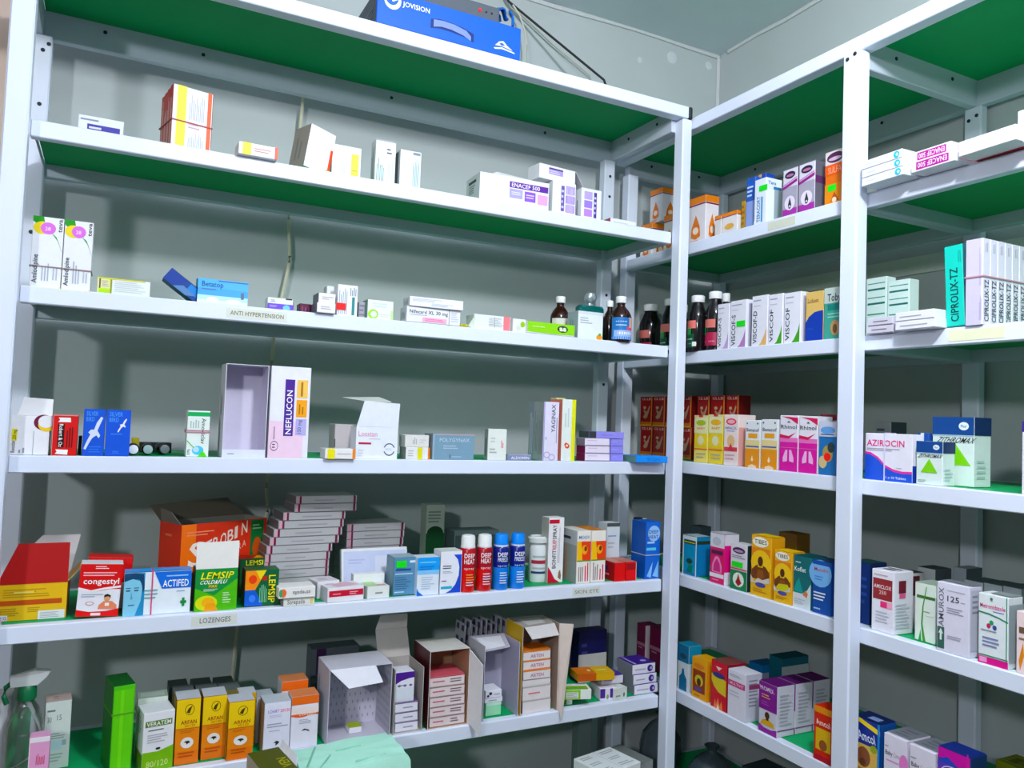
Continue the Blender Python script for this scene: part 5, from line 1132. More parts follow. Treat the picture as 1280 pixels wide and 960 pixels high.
# ================================================================ R2
def rb(u, v, d, wpx, label, green=True, **k):
    lab = [(.06, .50, -75, 75, '14181a')]
    if green:
        lab = [(.06, .30, -80, 30, '14503a'), (.28, .40, -70, 10, '1ea450'), (.40, .54, -40, 40, 'd87c74'), (.12, .14, -70, 20, '9cc4a8'), (.20, .22, -70, 20, '9cc4a8'), (.08, .16, 20, 45, 'd8dcd8')]
    else:
        lab = [(.08, .30, -60, 60, 'a02c4c'), (.26, .40, -70, -10, '1a8c4c'), (.38, .52, -30, 50, 'c8746c'), (.14, .16, -50, 50, 'd8a4b0')]
    return bottle('R2', u, v, d, wpx, label, '141114', lab=lab, body=.70, neck=.42, caph=.11, **k)
rb(812, 381, .10, 28, 'black bottle with a dull green label at the far end, left of the corner post', False)
rb(838, 374, .04, 26, 'black bottle with a red and green label, cut by the corner post')
rb(871, 370, .012, 24, 'black bottle with a bright green label just right of the corner post')
rb(893, 365, .030, 24, 'black bottle with a red label touching the white upright cartons', False)
bottle('R2', 906, 367, .10, 20, 'black bottle whose white cap shows behind the first white upright carton', '141114')
bottle('R2', 853, 381, .10, 20, 'black bottle whose cap shows behind the bright green labelled one', '141114')
def visc(u0, u1, v, name, cor, label, stk=(), t=.05, top='c4b4bc'):
    C('R2', u0, u1, v, .010, t, label, 'e4e4ee', [T('F', name, .10, .05, .34, .70, '23303a', rot=90), p('F', [(.96, 0), (.96, .38), (.85, .22), (.62, .06), (.45, 0)], cor), s('F', .1, .88, .8, .93, 1, '9ca0b0'), s('F', .1, .78, .7, .82, 1, 'c0c4d0'), r('T', 0, 0, 1, 1, top), r('R', .15, .0, .95, .92, 'a4a4b4')], st=stk, group='upright white syrup cartons')
visc(896, 910.5, 381, 'VISCOF-S', 'b8a0c8', 'upright white syrup carton with a lilac corner, first after the bottles')
visc(912, 932, 377, 'VISCOF-S', 'b080b4', 'upright white syrup carton with a green sticker and lilac corner', [(.42, .44, .95, .56)])
visc(939, 958.5, 371, 'VISCOF-D', 'd8b078', 'upright white syrup carton with a tan corner', top='c88c74')
visc(960, 977.5, 369, 'VISCOF', '4c9c1c', 'upright white syrup carton with a green corner, left of its pair', top='8cb43c')
visc(979.5, 1000, 367, 'VISCOF', '4c9c1c', 'upright white syrup carton with a green corner, right of its pair', top='8cb43c')
C('R2', 1006.5, 1028.5, 366, .014, .04, 'beige carton with a deep blue quarter disc', 'd8b878', [p('F', [(0, 0), (0, .38), (.2, .50), (.5, .58), (.8, .60), (1, .60), (1, 0)], '1a3ca0'), T('F', 'Liduet', .12, .78, .74, .86, '8c6c4c'), s('F', .1, .2, .5, .3, 1, '2c4cac')])
C('R2', 1029.5, 1053, 361, .010, .05, 'teal and grey carton with an animal picture beside the middle post', '4c9c8c', [r('F', 0, .70, 1, 1, 'bccac4'), T('F', 'Toby', .18, .74, .9, .88, '2a2a30'), r('F', .2, .56, .9, .68, '2c7c74'), s('F', .2, .40, .9, .52, 2, '8cc8b8'), e('F', .6, .22, .24, .15, 'b8946c'), e('F', .6, .2, .12, .09, '6c5038')])
GS = [r('F', .08, .90, .94, .915, '4c8c7c'), r('F', .08, .80, .94, .83, '2c6c64'), r('F', .08, .68, .94, .695, '4c8c7c'), r('F', .08, .58, .94, .61, '2c6c64'), r('F', .08, .42, .94, .44, '4c8c7c'), r('F', .08, .15, .94, .165, '6ca494')]
C('R2', 1082, 1107, 349, .11, .03, 'mint white carton with dark green lines, left one of two at the back', 'd4e6e2', GS, group='green lined cartons')
C('R2', 1109, 1136, 352, .11, .03, 'mint white carton with dark green lines, right one of two at the back', 'd4e6e2', GS, group='green lined cartons')
prev = None
for i in range(2):
    prev = C('R2', 1083+2*i, 1116, 0, -.010, .06, ['small flat grey carton beside the middle post, lower of two', 'small flat grey carton beside the middle post, upper of two'][i], 'c8c4d0', [s('F', .2, .35, .85, .65, 1, '74707c'), r('F', 0, 0, 1, .1, '6c6874')], h=.0155, on=prev, group='small flat grey cartons')
prev = None
for i in range(2):
    prev = C('R2', 1119, 1171-2*i, 0, -.025, .075, ['flat white carton with fine print, lower of two jutting over the right rail', 'flat white carton with fine print, upper of two jutting over the right rail'][i], 'e4e4ea', [s('F', .12, .3, .85, .6, 1, 'a4a4b0'), r('F', 0, 0, 1, .07, '8c8c98')], h=.0165, on=prev, group='flat finely printed cartons', rot=-2)
C('R2', 1183, 1206, 309, .0, .06, 'tall turquoise carton with an upright black name', '1cc4b4', [T('F', 'CIPROLIX-TZ', .28, .06, .70, .72, '173c44', rot=90), s('F', .74, .78, .92, .96, 2, '178c88', 1), r('R', 0, 0, 1, 1, '3c6470')], tilt=(0, -2.5), lift=.0014)
pv = None
for i in range(6):
    pv = C('R2', 1207, 1228, 301, -.004, .0203, 'white carton with upright lettering on its edge, %s of the banded row' % ['frontmost', 'second', 'third', 'fourth', 'fifth', 'rearmost'][i], 'dcdae8', [T('R', 'CIPROLIX-TZ', .22, .04, .80, .52, '34384c', rot=90), s('R', .3, .84, .7, .96, 2, 'a0a0b4', 1)]+([r('F', 0, 0, .9, 1, 'c8c2dc'), s('F', .78, .45, .92, .9, 2, 'a49cbc', 1), s('F', .8, .05, .94, .4, 3, '8c84a4', 1)] if i == 0 else []), group='banded row of white cartons', behind=pv, gap=.0009)
o_ = [x for x in COL.objects if x.get('group') == 'banded row of white cartons']
w_, t_, h_ = o_[0]['dims']
g = empty('rubber_band', (RX-.004+.0212*3-.0005, o_[0].location.y, o_[0].location.z), -math.pi/2)
x = band(g, w_, .0212*6+.0006, h_, z=.56, c='c0949c'); x.name = 'elastic_loop'
tag(g, 'pink rubber band round the row of white cartons on the right', 'rubber band')

# ================================================================ R3
RED = [r('F', 0, 0, 1, .14, 'b86c14'), r('F', 0, 0, 1, .05, 'c89c18'), r('F', 0, .86, 1, 1, '8c1018'), T('F', 'CIL', .12, .88, .48, .96, 'd8b4b0'), T('F', 'LB', .56, .88, .9, .96, 'd8b4b0'), p('F', [(.25, .30), (.4, .24), (.6, .28), (.7, .42), (.85, .66), (.78, .70), (.62, .52), (.5, .48), (.35, .56), (.3, .50), (.42, .42)], 'a88c74'), e('F', .38, .62, .12, .05, 'b4a084'), r('F', .93, 0, 1, 1, 'd08830'), r('R', 0, 0, 1, 1, '601016')]
cols = [(800, 814.5), (815.5, 830.5), (831.5, 846.5), (848, 863.5), (871, 886), (888, 905), (907, 922.5)]
nm = ['first from the far end', 'second from the far end', 'third from the far end', 'fourth from the far end', 'third from the near end', 'second from the near end', 'nearest to the middle post']
for i, (u0, u1) in enumerate(cols):
    lo = C('R3', u0, u1, 0, .085, .04, 'dark red carton with a dancing figure, lower layer, '+nm[i], '8c1a1c', RED, h=.0875, group='dark red figure cartons')
    C('R3', u0, u1, 0, .087, .04, 'dark red carton with a dancing figure, upper layer, '+nm[i], '8c1a1c', RED, h=.0875, on=lo, group='dark red figure cartons')
BB = lambda c1: [r('F', 0, .62, 1, 1, 'dcdcb0'), e('F', .5, .84, .36, .06, c1), T('F', 'BABY', .22, .70, .82, .75, 'd86c4c'), r('F', .05, .32, .95, .60, 'e2c81c'), e('F', .5, .47, .24, .10, 'dcd8b0'), r('F', 0, .27, 1, .30, 'd8742c'), s('F', .2, .08, .9, .22, 2, 'b0a890'), r('F', 0, .95, 1, 1, 'd8cca0'), r('F', .35, .96, .65, 1, 'c83c3c')]
C('R3', 867, 883.5, 519, .012, .045, 'yellow and white infant carton with a green oval', 'e0d47c', BB('a4b84c'))
C('R3', 885, 902.5, 518, .012, .045, 'yellow and white infant carton with an orange oval', 'e0cc5c', BB('e0ac3c'))
C('R3', 904, 922, 518, .010, .055, 'pink and white infant carton with a red oval', 'e6d8d4', [e('F', .5, .86, .36, .065, 'd84860'), e('F', .5, .86, .26, .04, 'e8b0b8'), T('F', 'INFACOL', .1, .71, .9, .76, '4c64b0'), s('F', .2, .66, .8, .69, 1, '7c90cc'), e('F', .5, .48, .26, .12, 'dcb88c'), r('F', .05, .28, .95, .36, 'd04c54'), p('F', [(.3, .28), (.5, .44), (.7, .28)], 'c84048'), s('F', .1, .1, .9, .24, 2, 'd0a4ac'), r('R', 0, 0, 1, .75, 'd8a098'), r('R', .4, .0, .8, .8, '9c4c4c')])
BN = [r('F', 0, 0, 1, .40, 'dc9428'), r('F', 0, .40, 1, .58, 'dccc98'), r('F', .2, .62, .82, .72, 'e0a048'), T('F', 'Benacof', .08, .76, .95, .83, '3c3c50'), r('F', .05, .43, .95, .46, '4c5c9c'), p('F', [(.42, .16), (.5, .26), (.58, .16), (.5, .13)], 'f4e4d4'), p('F', [(.25, .04), (.5, .08), (.8, .04), (.8, 0), (.25, 0)], 'ecd0b0'), e('F', .12, .93, .05, .02, '50545c'), e('F', .85, .93, .05, .02, '50545c')]
C('R3', 931, 949, 525, .008, .045, 'orange and white carton with a drop, left one of two', 'dfe2e6', BN, group='orange drop cartons')
C('R3', 951, 971, 524, .008, .045, 'orange and white carton with a drop, right one of two', 'dfe2e6', BN, group='orange drop cartons')
PK = [r('F', 0, 0, 1, .56, 'cc2c98'), r('F', 0, .52, 1, .60, 'dc78b8'), p('F', [(.1, .98), (1, .96), (1, .84), (.6, .93)], 'c82858'), p('F', [(0, .66), (0, .60), (.5, .58), (.9, .70), (.5, .63)], 'c82858'), T('F', 'Rhinol', .06, .76, .94, .83, '44505c'), p('F', [(.4, .87), (.5, .90), (.6, .87)], '344450'), r('F', 0, .42, 1, .425, 'e898cc'), p('F', [(.45, .38), (.44, .18), (.2, .16), (.2, .24), (.34, .38)], 'e8b4dc'), p('F', [(.55, .38), (.56, .18), (.8, .16), (.8, .24), (.66, .38)], 'e8b4dc'), r('T', 0, 0, 1, 1, 'dcdce4')]
C('R3', 974, 996.5, 519, .007, .045, 'pink and white carton with a pair of lungs, left one of two', 'e2dfe8', PK, group='pink lung cartons')
C('R3', 998, 1021, 520, .007, .045, 'pink and white carton with a pair of lungs, right one of two', 'e2dfe8', PK, group='pink lung cartons')
C('R3', 1023, 1045, 527, .007, .045, 'blue carton with a bear and a red disc beside the middle post', '2f6ca8', [r('F', 0, .72, 1, 1, 'c4c8d8'), e('F', .5, .84, .42, .07, '6c9cd4'), s('F', .1, .74, .9, .78, 1, '2c3c5c'), e('F', .52, .40, .30, .16, 'a4925c'), e('F', .70, .52, .2, .10, '2c3c3c'), e('F', .25, .24, .24, .12, 'c8b88c'), e('F', .5, .34, .2, .08, 'e83c28')])
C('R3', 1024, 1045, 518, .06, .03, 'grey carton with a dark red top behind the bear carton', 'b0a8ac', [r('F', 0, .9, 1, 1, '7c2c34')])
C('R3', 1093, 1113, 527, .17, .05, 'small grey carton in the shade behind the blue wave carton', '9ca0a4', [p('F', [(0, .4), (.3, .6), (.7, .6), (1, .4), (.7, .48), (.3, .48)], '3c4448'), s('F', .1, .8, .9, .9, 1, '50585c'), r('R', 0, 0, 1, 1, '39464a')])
C('R3', 1081, 1140, 541, .010, .03, 'white carton with a pink edged blue wave and a pink name', 'e4e2ec', [p('F', [(0, 0), (0, .55), (.12, .54), (.28, .45), (.45, .28), (.62, .20), (.8, .17), (1, .18), (1, 0)], '2c54c4'), p('F', [(0, .60), (.12, .59), (.28, .50), (.45, .33), (.62, .25), (.8, .22), (1, .23), (1, .18), (.8, .17), (.62, .20), (.45, .28), (.28, .45), (.12, .54), (0, .55)], 'd8489c'), T('F', 'AZIROCIN', .04, .73, .84, .86, 'd8307c'), s('F', .04, .62, .82, .69, 2, '9c98a8'), T('F', '1 x 10 Tablets', .46, .05, .88, .10, 'd4dcf4'), r('R', 0, 0, 1, .35, '2040a0'), s('F', .68, .27, .84, .3, 1, 'b0b0bc')], bands=[dict(x=.43, c='d0cce0')])
C('R3', 1146, 1160, 541, .060, .03, 'blue and white carton top showing between wave and triangle cartons', '2c54a4', [r('F', .3, 0, .6, 1, 'e0e4ee')])
def zb_(u0, u1, v, d, t, label, tri=((.18, .28), (.82, .28), (.50, .60)), tx=(.06, .94)):
    C('R3', u0, u1, v, d, t, label, 'd8e6e2', [r('F', 0, .74, 1, 1, '0f4484'), e('F', .76, .87, .12, .06, 'e4ecf4', 18), T('F', 'Pfizer', .69, .85, .83, .89, '2c5c9c'), T('F', 'ZITHROMAX', tx[0], .625, tx[1], .705, '2c343c', slant=.1), p('F', tri, '84cc10'), s('F', .08, .05, .5, .12, 2, '98a8a8'), r('R', 0, .74, 1, 1, '0a2c58'), r('F', 0, .72, 1, .735, 'a4c0d0'), s('R', .15, .1, .8, .4, 4, 'b0c8c4')])
zb_(1145, 1178, 551, .010, .035, 'smaller white carton with a green triangle and dark blue top')
zb_(1165, 1217, 521, .060, .05, 'larger white carton with a green triangle and dark blue top', ((.22, .30), (.93, .30), (.57, .61)), (.10, .985))
C('R3', 1277, 1310, 527, .010, .05, 'white carton with a purple top at the right edge of view', 'e0e0e8', [r('F', 0, .86, 1, 1, '3c2c8c')])

# ================================================================ R4
C('R4', 853, 870, 668, .012, .045, 'teal carton with a palm picture right beside the corner post', '1c7ca4', [r('F', 0, .90, 1, 1, 'd8e4e4'), r('F', .06, .80, .94, .88, '2c3828'), r('F', .1, .82, .9, .85, 'c8b840'), r('F', .08, .08, .92, .78, '2c94bc'), p('F', [(.3, .08), (.5, .3), (.75, .25), (.7, .08)], '1c7c64'), e('F', .5, .36, .22, .07, '2c4430'), r('F', .94, 0, 1, 1, 'e0e8ec'), r('F', 0, 0, .08, 1, 'e0e8ec'), r('R', .05, .05, .95, .8, '1c78b0'), r('R', 0, .82, 1, .9, '2c3828'), r('T', 0, 0, 1, 1, 'b4c4c8')])
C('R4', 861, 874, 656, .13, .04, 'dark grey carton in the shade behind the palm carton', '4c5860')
C('R4', 887, 904.5, 665, .010, .045, 'pink carton with a lung shaped arch and a white top', 'd0206c', [r('F', 0, .72, 1, 1, 'd4d4dc'), e('F', .45, .84, .3, .09, 'b8bcc8'), p('F', [(.15, .22), (.15, .36), (.35, .52), (.5, .55), (.65, .52), (.85, .36), (.85, .22)], 'e88cb8'), p('F', [(.25, .24), (.3, .4), (.5, .5), (.7, .4), (.75, .24)], 'c83c80'), r('F', .1, .58, .9, .66, '4c2044'), r('F', 0, .12, 1, .2, 'e8e4ec'), s('F', .2, .05, .8, .09, 1, 'f0a4c8'), r('R', 0, .25, 1, .78, 'd83080'), r('R', 0, 0, 1, .25, 'e4e0e8'), r('R', 0, .78, 1, 1, 'd4d4dc'), r('T', 0, 0, 1, 1, 'c8ccd4')])
C('R4', 912.5, 933, 678, .008, .035, 'green and white carton with a red flask and a green sticker', 'd8d4dc', [r('F', 0, 0, 1, .42, '1c7c50'), e('F', .5, .22, .34, .16, 'e4ece0'), p('F', [(.5, .36), (.42, .24), (.32, .16), (.5, .08), (.7, .16), (.58, .24)], '9c2c30'), e('F', .5, .86, .38, .07, '2c2838'), e('F', .5, .85, .28, .03, 'b88cb8'), s('F', .1, .68, .9, .76, 2, '8c8c9c'), r('F', 0, .44, 1, .47, 'c86060'), r('R', 0, 0, 1, 1, '1c3430')], st=[(.10, .49, .75, .61)])
TB = [r('F', 0, 0, 1, .28, 'e2b41c'), r('F', .02, .28, .94, .80, 'd88424'), e('F', .5, .55, .5, .22, 'ecc434'), e('F', .46, .90, .40, .085, 'f0f0e0'), T('F', 'TIBES', .16, .87, .78, .94, '4c2814'), p('F', [(.02, .28), (.05, .42), (.25, .50), (.36, .52), (.36, .48), (.6, .48), (.6, .52), (.75, .50), (.92, .42), (.94, .28)], '6c3c1c'), e('F', .48, .58, .13, .085, '4c2a18'), p('F', [(.3, .32), (.48, .28), (.68, .32), (.62, .44), (.36, .44)], '8c5428'), p('F', [(0, .34), (.2, .22), (.36, .30), (.6, .28), (.94, .34), (.94, .24), (0, .20)], 'd4ccc0'), e('F', .5, .19, .26, .04, '4c4c9c'), s('F', .15, .06, .85, .13, 2, 'b88418'), r('T', 0, 0, 1, 1, 'e8c030'), r('R', 0, 0, 1, 1, 'c89414')]
C('R4', 938, 963, 668, .008, .04, 'taller yellow carton with a muscular figure', 'e4ac14', TB)
C('R4', 967, 989, 687, .008, .04, 'shorter yellow carton with a muscular figure', 'e4ac14', TB+[p('F', [(.1, .26), (.5, .22), (.9, .30), (.8, .38), (.3, .36)], 'c8c42c')])
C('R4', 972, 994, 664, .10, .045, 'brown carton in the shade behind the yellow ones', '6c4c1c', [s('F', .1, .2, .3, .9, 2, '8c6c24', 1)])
C('R4', 990.5, 1013, 693, .012, .05, 'dark teal carton with a white base', '1c6468', [r('F', 0, 0, 1, .28, 'd0d8dc'), p('F', [(0, .28), (.4, .24), (.8, .36), (1, .50), (1, .20), (0, .20)], 'd0d8dc'), p('F', [(.05, .30), (.2, .48), (.35, .58), (.5, .40), (.6, .30)], '2c9490'), p('F', [(.55, .26), (.72, .36), (.86, .30), (.8, .22)], 'c87c50'), T('F', 'Koflet', .10, .70, .72, .79, 'e0ece8'), s('F', .15, .85, .6, .9, 1, 'b4d0cc'), s('F', .1, .06, .8, .18, 3, 'acb8c4'), r('T', 0, 0, 1, 1, '184c4c')])
C('R4', 1015, 1038, 699, .010, .05, 'mid blue carton with a pale round panel next to the middle post', '1c4c98', [e('F', .42, .76, .62, .26, '7cb0e0'), r('F', 0, .92, 1, 1, '1c4c98'), T('F', 'Mucolin', .1, .80, .84, .87, 'b83c50'), s('F', .12, .62, .7, .72, 2, '4c80c0'), s('F', .08, .24, .95, .42, 3, 'dce4f0'), s('F', .1, .06, .6, .12, 1, 'a8c0e4'), r('T', 0, 0, 1, 1, '203c5c')])
C('R4', 1062, 1086, 700, .030, .05, 'dark blue carton between the middle post and the maroon banded carton', '16306c', [s('F', .5, .3, .9, .8, 4, '2c4c94'), r('R', 0, 0, 1, 1, '14244c'), r('T', 0, 0, 1, 1, '1c3c40')])
C('R4', 1089, 1117, 710, .010, .055, 'white carton with a maroon square and a pink patch', 'e2e2ea', [r('F', .06, .52, .92, .86, '8c3034'), T('F', 'AMICLOX', .10, .70, .88, .76, 'f0dcdc'), T('F', '250', .34, .61, .66, .67, 'e0b8bc'), r('F', .40, .40, .70, .50, 'e4487c'), r('F', .70, .40, .92, .50, 'eca4bc'), s('F', .2, .14, .9, .34, 4, 'b4b8c4'), s('F', .1, .9, .9, .94, 1, 'c8a8ac'), r('R', .22, .66, .60, .86, '6c2430'), r('R', .26, .58, .58, .65, 'd8648c'), s('R', .08, .08, .9, .5, 8, 'b4c0c4'), s('T', .2, .2, .8, .8, 2, '6c6068')])
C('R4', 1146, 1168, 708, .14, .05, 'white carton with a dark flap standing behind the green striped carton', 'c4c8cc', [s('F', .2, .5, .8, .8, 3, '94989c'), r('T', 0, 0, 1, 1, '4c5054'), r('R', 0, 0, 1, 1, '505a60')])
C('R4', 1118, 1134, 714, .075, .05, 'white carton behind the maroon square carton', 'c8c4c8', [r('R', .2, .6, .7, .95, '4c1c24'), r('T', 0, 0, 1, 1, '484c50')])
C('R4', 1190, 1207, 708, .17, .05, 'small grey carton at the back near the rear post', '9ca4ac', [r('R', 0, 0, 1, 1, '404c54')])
C('R4', 1143, 1168.5, 727, .028, .05, 'white carton with green curves and a dark green stripe', 'd8e2d8', [r('F', .1, .74, 1, .79, '3c6c34'), p('F', [(.42, 0), (.32, .3), (.38, .6), (.56, .95), (.60, .95), (.44, .6), (.40, .3), (.56, 0)], '4c9444'), p('F', [(.2, 0), (.3, .2), (.34, .05), (.36, 0)], '2c9c4c'), s('F', .4, .5, .9, .54, 1, '8ca48c'), r('F', .5, .45, .95, .455, '8cb08c'), r('T', 0, 0, 1, 1, '9cac9c')])
C('R4', 1170.5, 1211, 726, .004, .035, 'tall white carton with an upright grey name and a dark arrow', 'dcdae8', [T('F', 'AMUROX', .06, .36, .22, .92, '6c7078', rot=90), T('F', '125', .33, .74, .70, .82, '44464e'), s('F', .74, .74, .88, .77, 1, 'a8a8b4'), s('F', .32, .88, .92, .91, 1, 'b4b4c0'), s('F', .32, .56, .86, .66, 3, '9c9cac'), r('F', .03, .04, .25, .35, '3c6458'), p('F', [(.14, .33), (.22, .25), (.17, .26), (.17, .16), (.11, .16), (.11, .26), (.06, .25)], 'e4e8e8'), s('F', .34, .2, .9, .26, 2, 'a8a8b8'), r('R', .1, .1, .9, .95, 'c4c4d0'), s('R', .2, .6, .8, .9, 4, '8c8c98'), r('T', .0, .3, 1, 1, '74787c')])
C('R4', 1222.5, 1260, 740, .006, .04, 'white carton with three coloured dots and a pink foot', 'dfe6e8', [r('F', 0, 0, 1, .10, 'd02c88'), r('F', .05, .02, .3, .09, 'e8a4cc'), T('F', 'Metronidazole', .06, .80, .90, .86, 'c8407c'), s('F', .5, .75, .92, .78, 1, '7c78b8'), p('F', [(.0, .72), (.35, .71), (.7, .68), (1, .64), (1, .66), (.7, .70), (.35, .73), (0, .74)], '2c8460'), e('F', .45, .60, .07, .035, '2c9c60'), e('F', .36, .55, .07, .035, 'c03c6c'), e('F', .56, .54, .07, .035, '3c4c94'), s('F', .1, .46, .9, .5, 1, '8c94a4'), s('F', .15, .24, .8, .40, 3, '7c84b0'), r('F', .0, .115, 1, .13, '2c8460'), r('F', .94, .10, .97, 1, '2c8460'), e('F', .45, .94, .05, .02, '4c7c5c'), r('R', 0, .1, 1, .9, '9ca8ac'), r('T', .3, .2, 1, 1, '8c9494')])
C('R4', 1270, 1305, 763, .008, .04, 'pale pink carton with a flower at the right edge of view', 'ecd8d8', [r('F', .1, .65, .6, .75, '6c5444'), p('F', [(.15, .05), (.3, .3), (.25, .5), (.1, .2)], 'd88c3c'), s('F', .1, .52, .6, .6, 1, '8c7468')])
for i in range(3):
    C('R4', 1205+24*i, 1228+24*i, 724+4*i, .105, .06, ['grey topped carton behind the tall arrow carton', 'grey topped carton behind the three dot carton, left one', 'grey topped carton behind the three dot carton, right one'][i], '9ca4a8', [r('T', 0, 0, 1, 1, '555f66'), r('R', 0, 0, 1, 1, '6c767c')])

# ================================================================ R5
for i, (u0, u1) in enumerate(((795, 805.5), (811, 825))):
    C('R5', u0, u1, 778+3*i, .035, .045, ['maroon carton at the far end, left one of two', 'maroon carton with a white band, beside the corner post'][i], '6c1440', [r('F', 0, .48, 1, .56, 'a8748c'), s('F', .2, .4, .8, .46, 1, 'c08ca4'), r('R', 0, 0, 1, 1, 'd4c8d0' if i == 0 else '5c1034')])
C('R5', 846, 860, 803, .012, .04, 'teal carton with a bottle outline right of the corner post', 'd4dce0', [r('F', 0, .62, 1, 1, '1f6c90'), p('F', [(.2, 0), (.2, .28), (.4, .36), (.45, .48), (.6, .48), (.65, .36), (.85, .28), (.85, 0)], '1c6c94'), e('F', .5, .75, .3, .06, '2c4458'), r('R', 0, 0, 1, 1, 'c8d4dc'), r('R', 0, .62, 1, 1, '2488ac'), r('T', 0, 0, 1, 1, '2484a4')])
C('R5', 864, 882.5, 820, .008, .045, 'short yellow carton with a brown portrait panel', 'e2a414', [r('F', .1, .16, .9, .72, '8c3c1c'), e('F', .5, .46, .28, .14, 'c8b830'), e('F', .5, .42, .14, .1, '4c2c18'), e('F', .5, .82, .36, .06, 'd8842c'), e('F', .45, .24, .26, .05, '5c4c8c'), s('F', .2, .04, .8, .12, 1, 'b87c18'), r('R', 0, 0, 1, 1, 'd89414'), r('T', 0, 0, 1, 1, 'e0a81c')])
C('R5', 888, 907.5, 824, .006, .06, 'red carton with a yellow shield and a fiery base', 'c8283c', [p('F', [(.04, .72), (.96, .66), (.96, .32), (.5, .36), (.2, .46), (.04, .58)], 'd8c43c'), e('F', .5, .72, .40, .06, '2c2c74'), p('F', [(.2, .0), (.3, .2), (.36, .08), (.48, .24), (.6, .08), (.7, .2), (.8, 0)], 'e88c5c'), p('F', [(.4, 0), (.48, .12), (.58, 0)], 'f8ece0'), p('F', [(.3, .9), (.5, .82), (.7, .9)], 'f0d4d4'), r('R', 0, 0, 1, 1, '8c2434'), r('T', 0, 0, 1, 1, '7c4844')])
C('R5', 909, 931, 835, .004, .05, 'white carton with a pink band next to the red shield carton', 'dddbe6', [r('F', .03, .66, .97, .78, 'c0407c'), T('F', 'MULTIVIT', .12, .69, .9, .75, 'f0d0e0'), s('F', .1, .86, .9, .92, 2, '9c9cac'), s('F', .1, .44, .8, .58, 2, 'c0c0cc'), r('R', 0, 0, 1, 1, 'c4c4d0'), s('R', .2, .3, .9, .9, 8, '84848f'), r('R', .2, .68, .9, .78, '8c3c64')])
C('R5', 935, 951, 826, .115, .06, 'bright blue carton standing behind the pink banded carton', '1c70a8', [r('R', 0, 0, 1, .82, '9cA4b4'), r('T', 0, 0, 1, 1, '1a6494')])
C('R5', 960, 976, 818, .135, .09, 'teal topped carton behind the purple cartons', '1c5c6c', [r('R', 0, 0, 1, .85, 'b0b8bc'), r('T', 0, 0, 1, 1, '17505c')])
pv = None
for i in range(3):
    pv = C('R5', 948, 970.5, 850, .006, .053, ['purple and white carton with a portrait, front one of three', 'purple and white carton, middle one of three in a row to the wall', 'purple and white carton, rear one of three in a row to the wall'][i], 'ccccd8', [r('F', 0, .46, 1, 1, '7c2484'), p('F', [(0, 0), (0, .16), (.3, .10), (.7, .10), (1, .14), (1, 0)], '8c3494'), T('F', 'PROMEX', .10, .84, .86, .92, 'e8d8ec', slant=-.1), s('F', .15, .68, .7, .78, 2, 'd8a05c'), s('F', .15, .54, .6, .64, 2, '9c4ca4'), p('F', [(.1, .16), (.2, .24), (.4, .28), (.6, .28), (.82, .24), (.9, .16)], 'd8a824'), e('F', .48, .36, .13, .07, '4c2818'), r('F', .42, .26, .56, .34, '4c2818'), s('R', .15, .2, .85, .85, 9, 'a4a8b4'), r('R', 0, .12, 1, .14, '7c2c80'), r('T', 0, 0, 1, 1, '5c1c64')], group='purple portrait cartons', behind=pv, gap=.003)
C('R5', 1017, 1040, 880, .004, .04, 'red and yellow carton with a portrait, half hidden by the middle post', 'c83c24', [r('F', .1, .2, .9, .6, 'd8b04c'), e('F', .5, .3, .22, .1, '8c5434'), T('F', 'Amcol', .14, .66, .9, .76, 'f0e4d8', slant=-.1), r('F', 0, .88, 1, 1, 'd8902c'), r('F', .0, 0, 1, .1, 'b02838')])
C('R5', 1066, 1099, 893, .006, .045, 'navy and yellow carton with an infant face', '1a2c80', [p('F', [(.2, 1), (1, .9), (1, .82), (.2, .93)], 'e8d020'), T('F', 'Amcol', .2, .66, .85, .80, 'dce4f4', slant=-.1), r('F', .04, 0, .96, .60, 'c8b060'), e('F', .40, .40, .26, .16, '7c4c34'), e('F', .38, .32, .12, .06, '5c3424'), p('F', [(.1, 0), (.2, .22), (.6, .22), (.8, 0)], 'a87050'), e('F', .78, .58, .13, .06, '8c9c2c'), s('F', .66, .2, .9, .5, 5, 'd8a060'), r('F', .92, 0, 1, 1, '2c80c4'), r('R', 0, 0, 1, 1, '184c8c'), r('T', 0, 0, 1, 1, '14204c'), r('T', .4, .2, .8, .6, '7c90b8')])
for i, (u0, u1, v) in enumerate(((1104, 1132, 915), (1136, 1168, 929))):
    C('R5', u0, u1, v, .006, .07, ['white and pink carton with an infant, left one of two', 'white and pink carton with an infant, right one of two'][i], 'dcd8e4', [T('F', 'Baby', .08, .66, .40, .73, '3c3448'), T('F', 'Care', .44, .66, .72, .73, 'c8a4c0'), s('F', .12, .54, .7, .6, 1, 'd094c0'), e('F', .90, .60, .20, .16, 'd884c0'), p('F', [(.1, .0), (.2, .30), (.4, .38), (.6, .30), (.7, 0)], 'c89078'), e('F', .38, .36, .22, .06, '2c2030'), s('F', .06, .78, .3, .82, 1, '8c8c9c'), r('T', 0, .12, 1, 1, '747880'), s('T', .2, .2, .8, .8, 3, '585c64')], group='white and pink infant cartons')
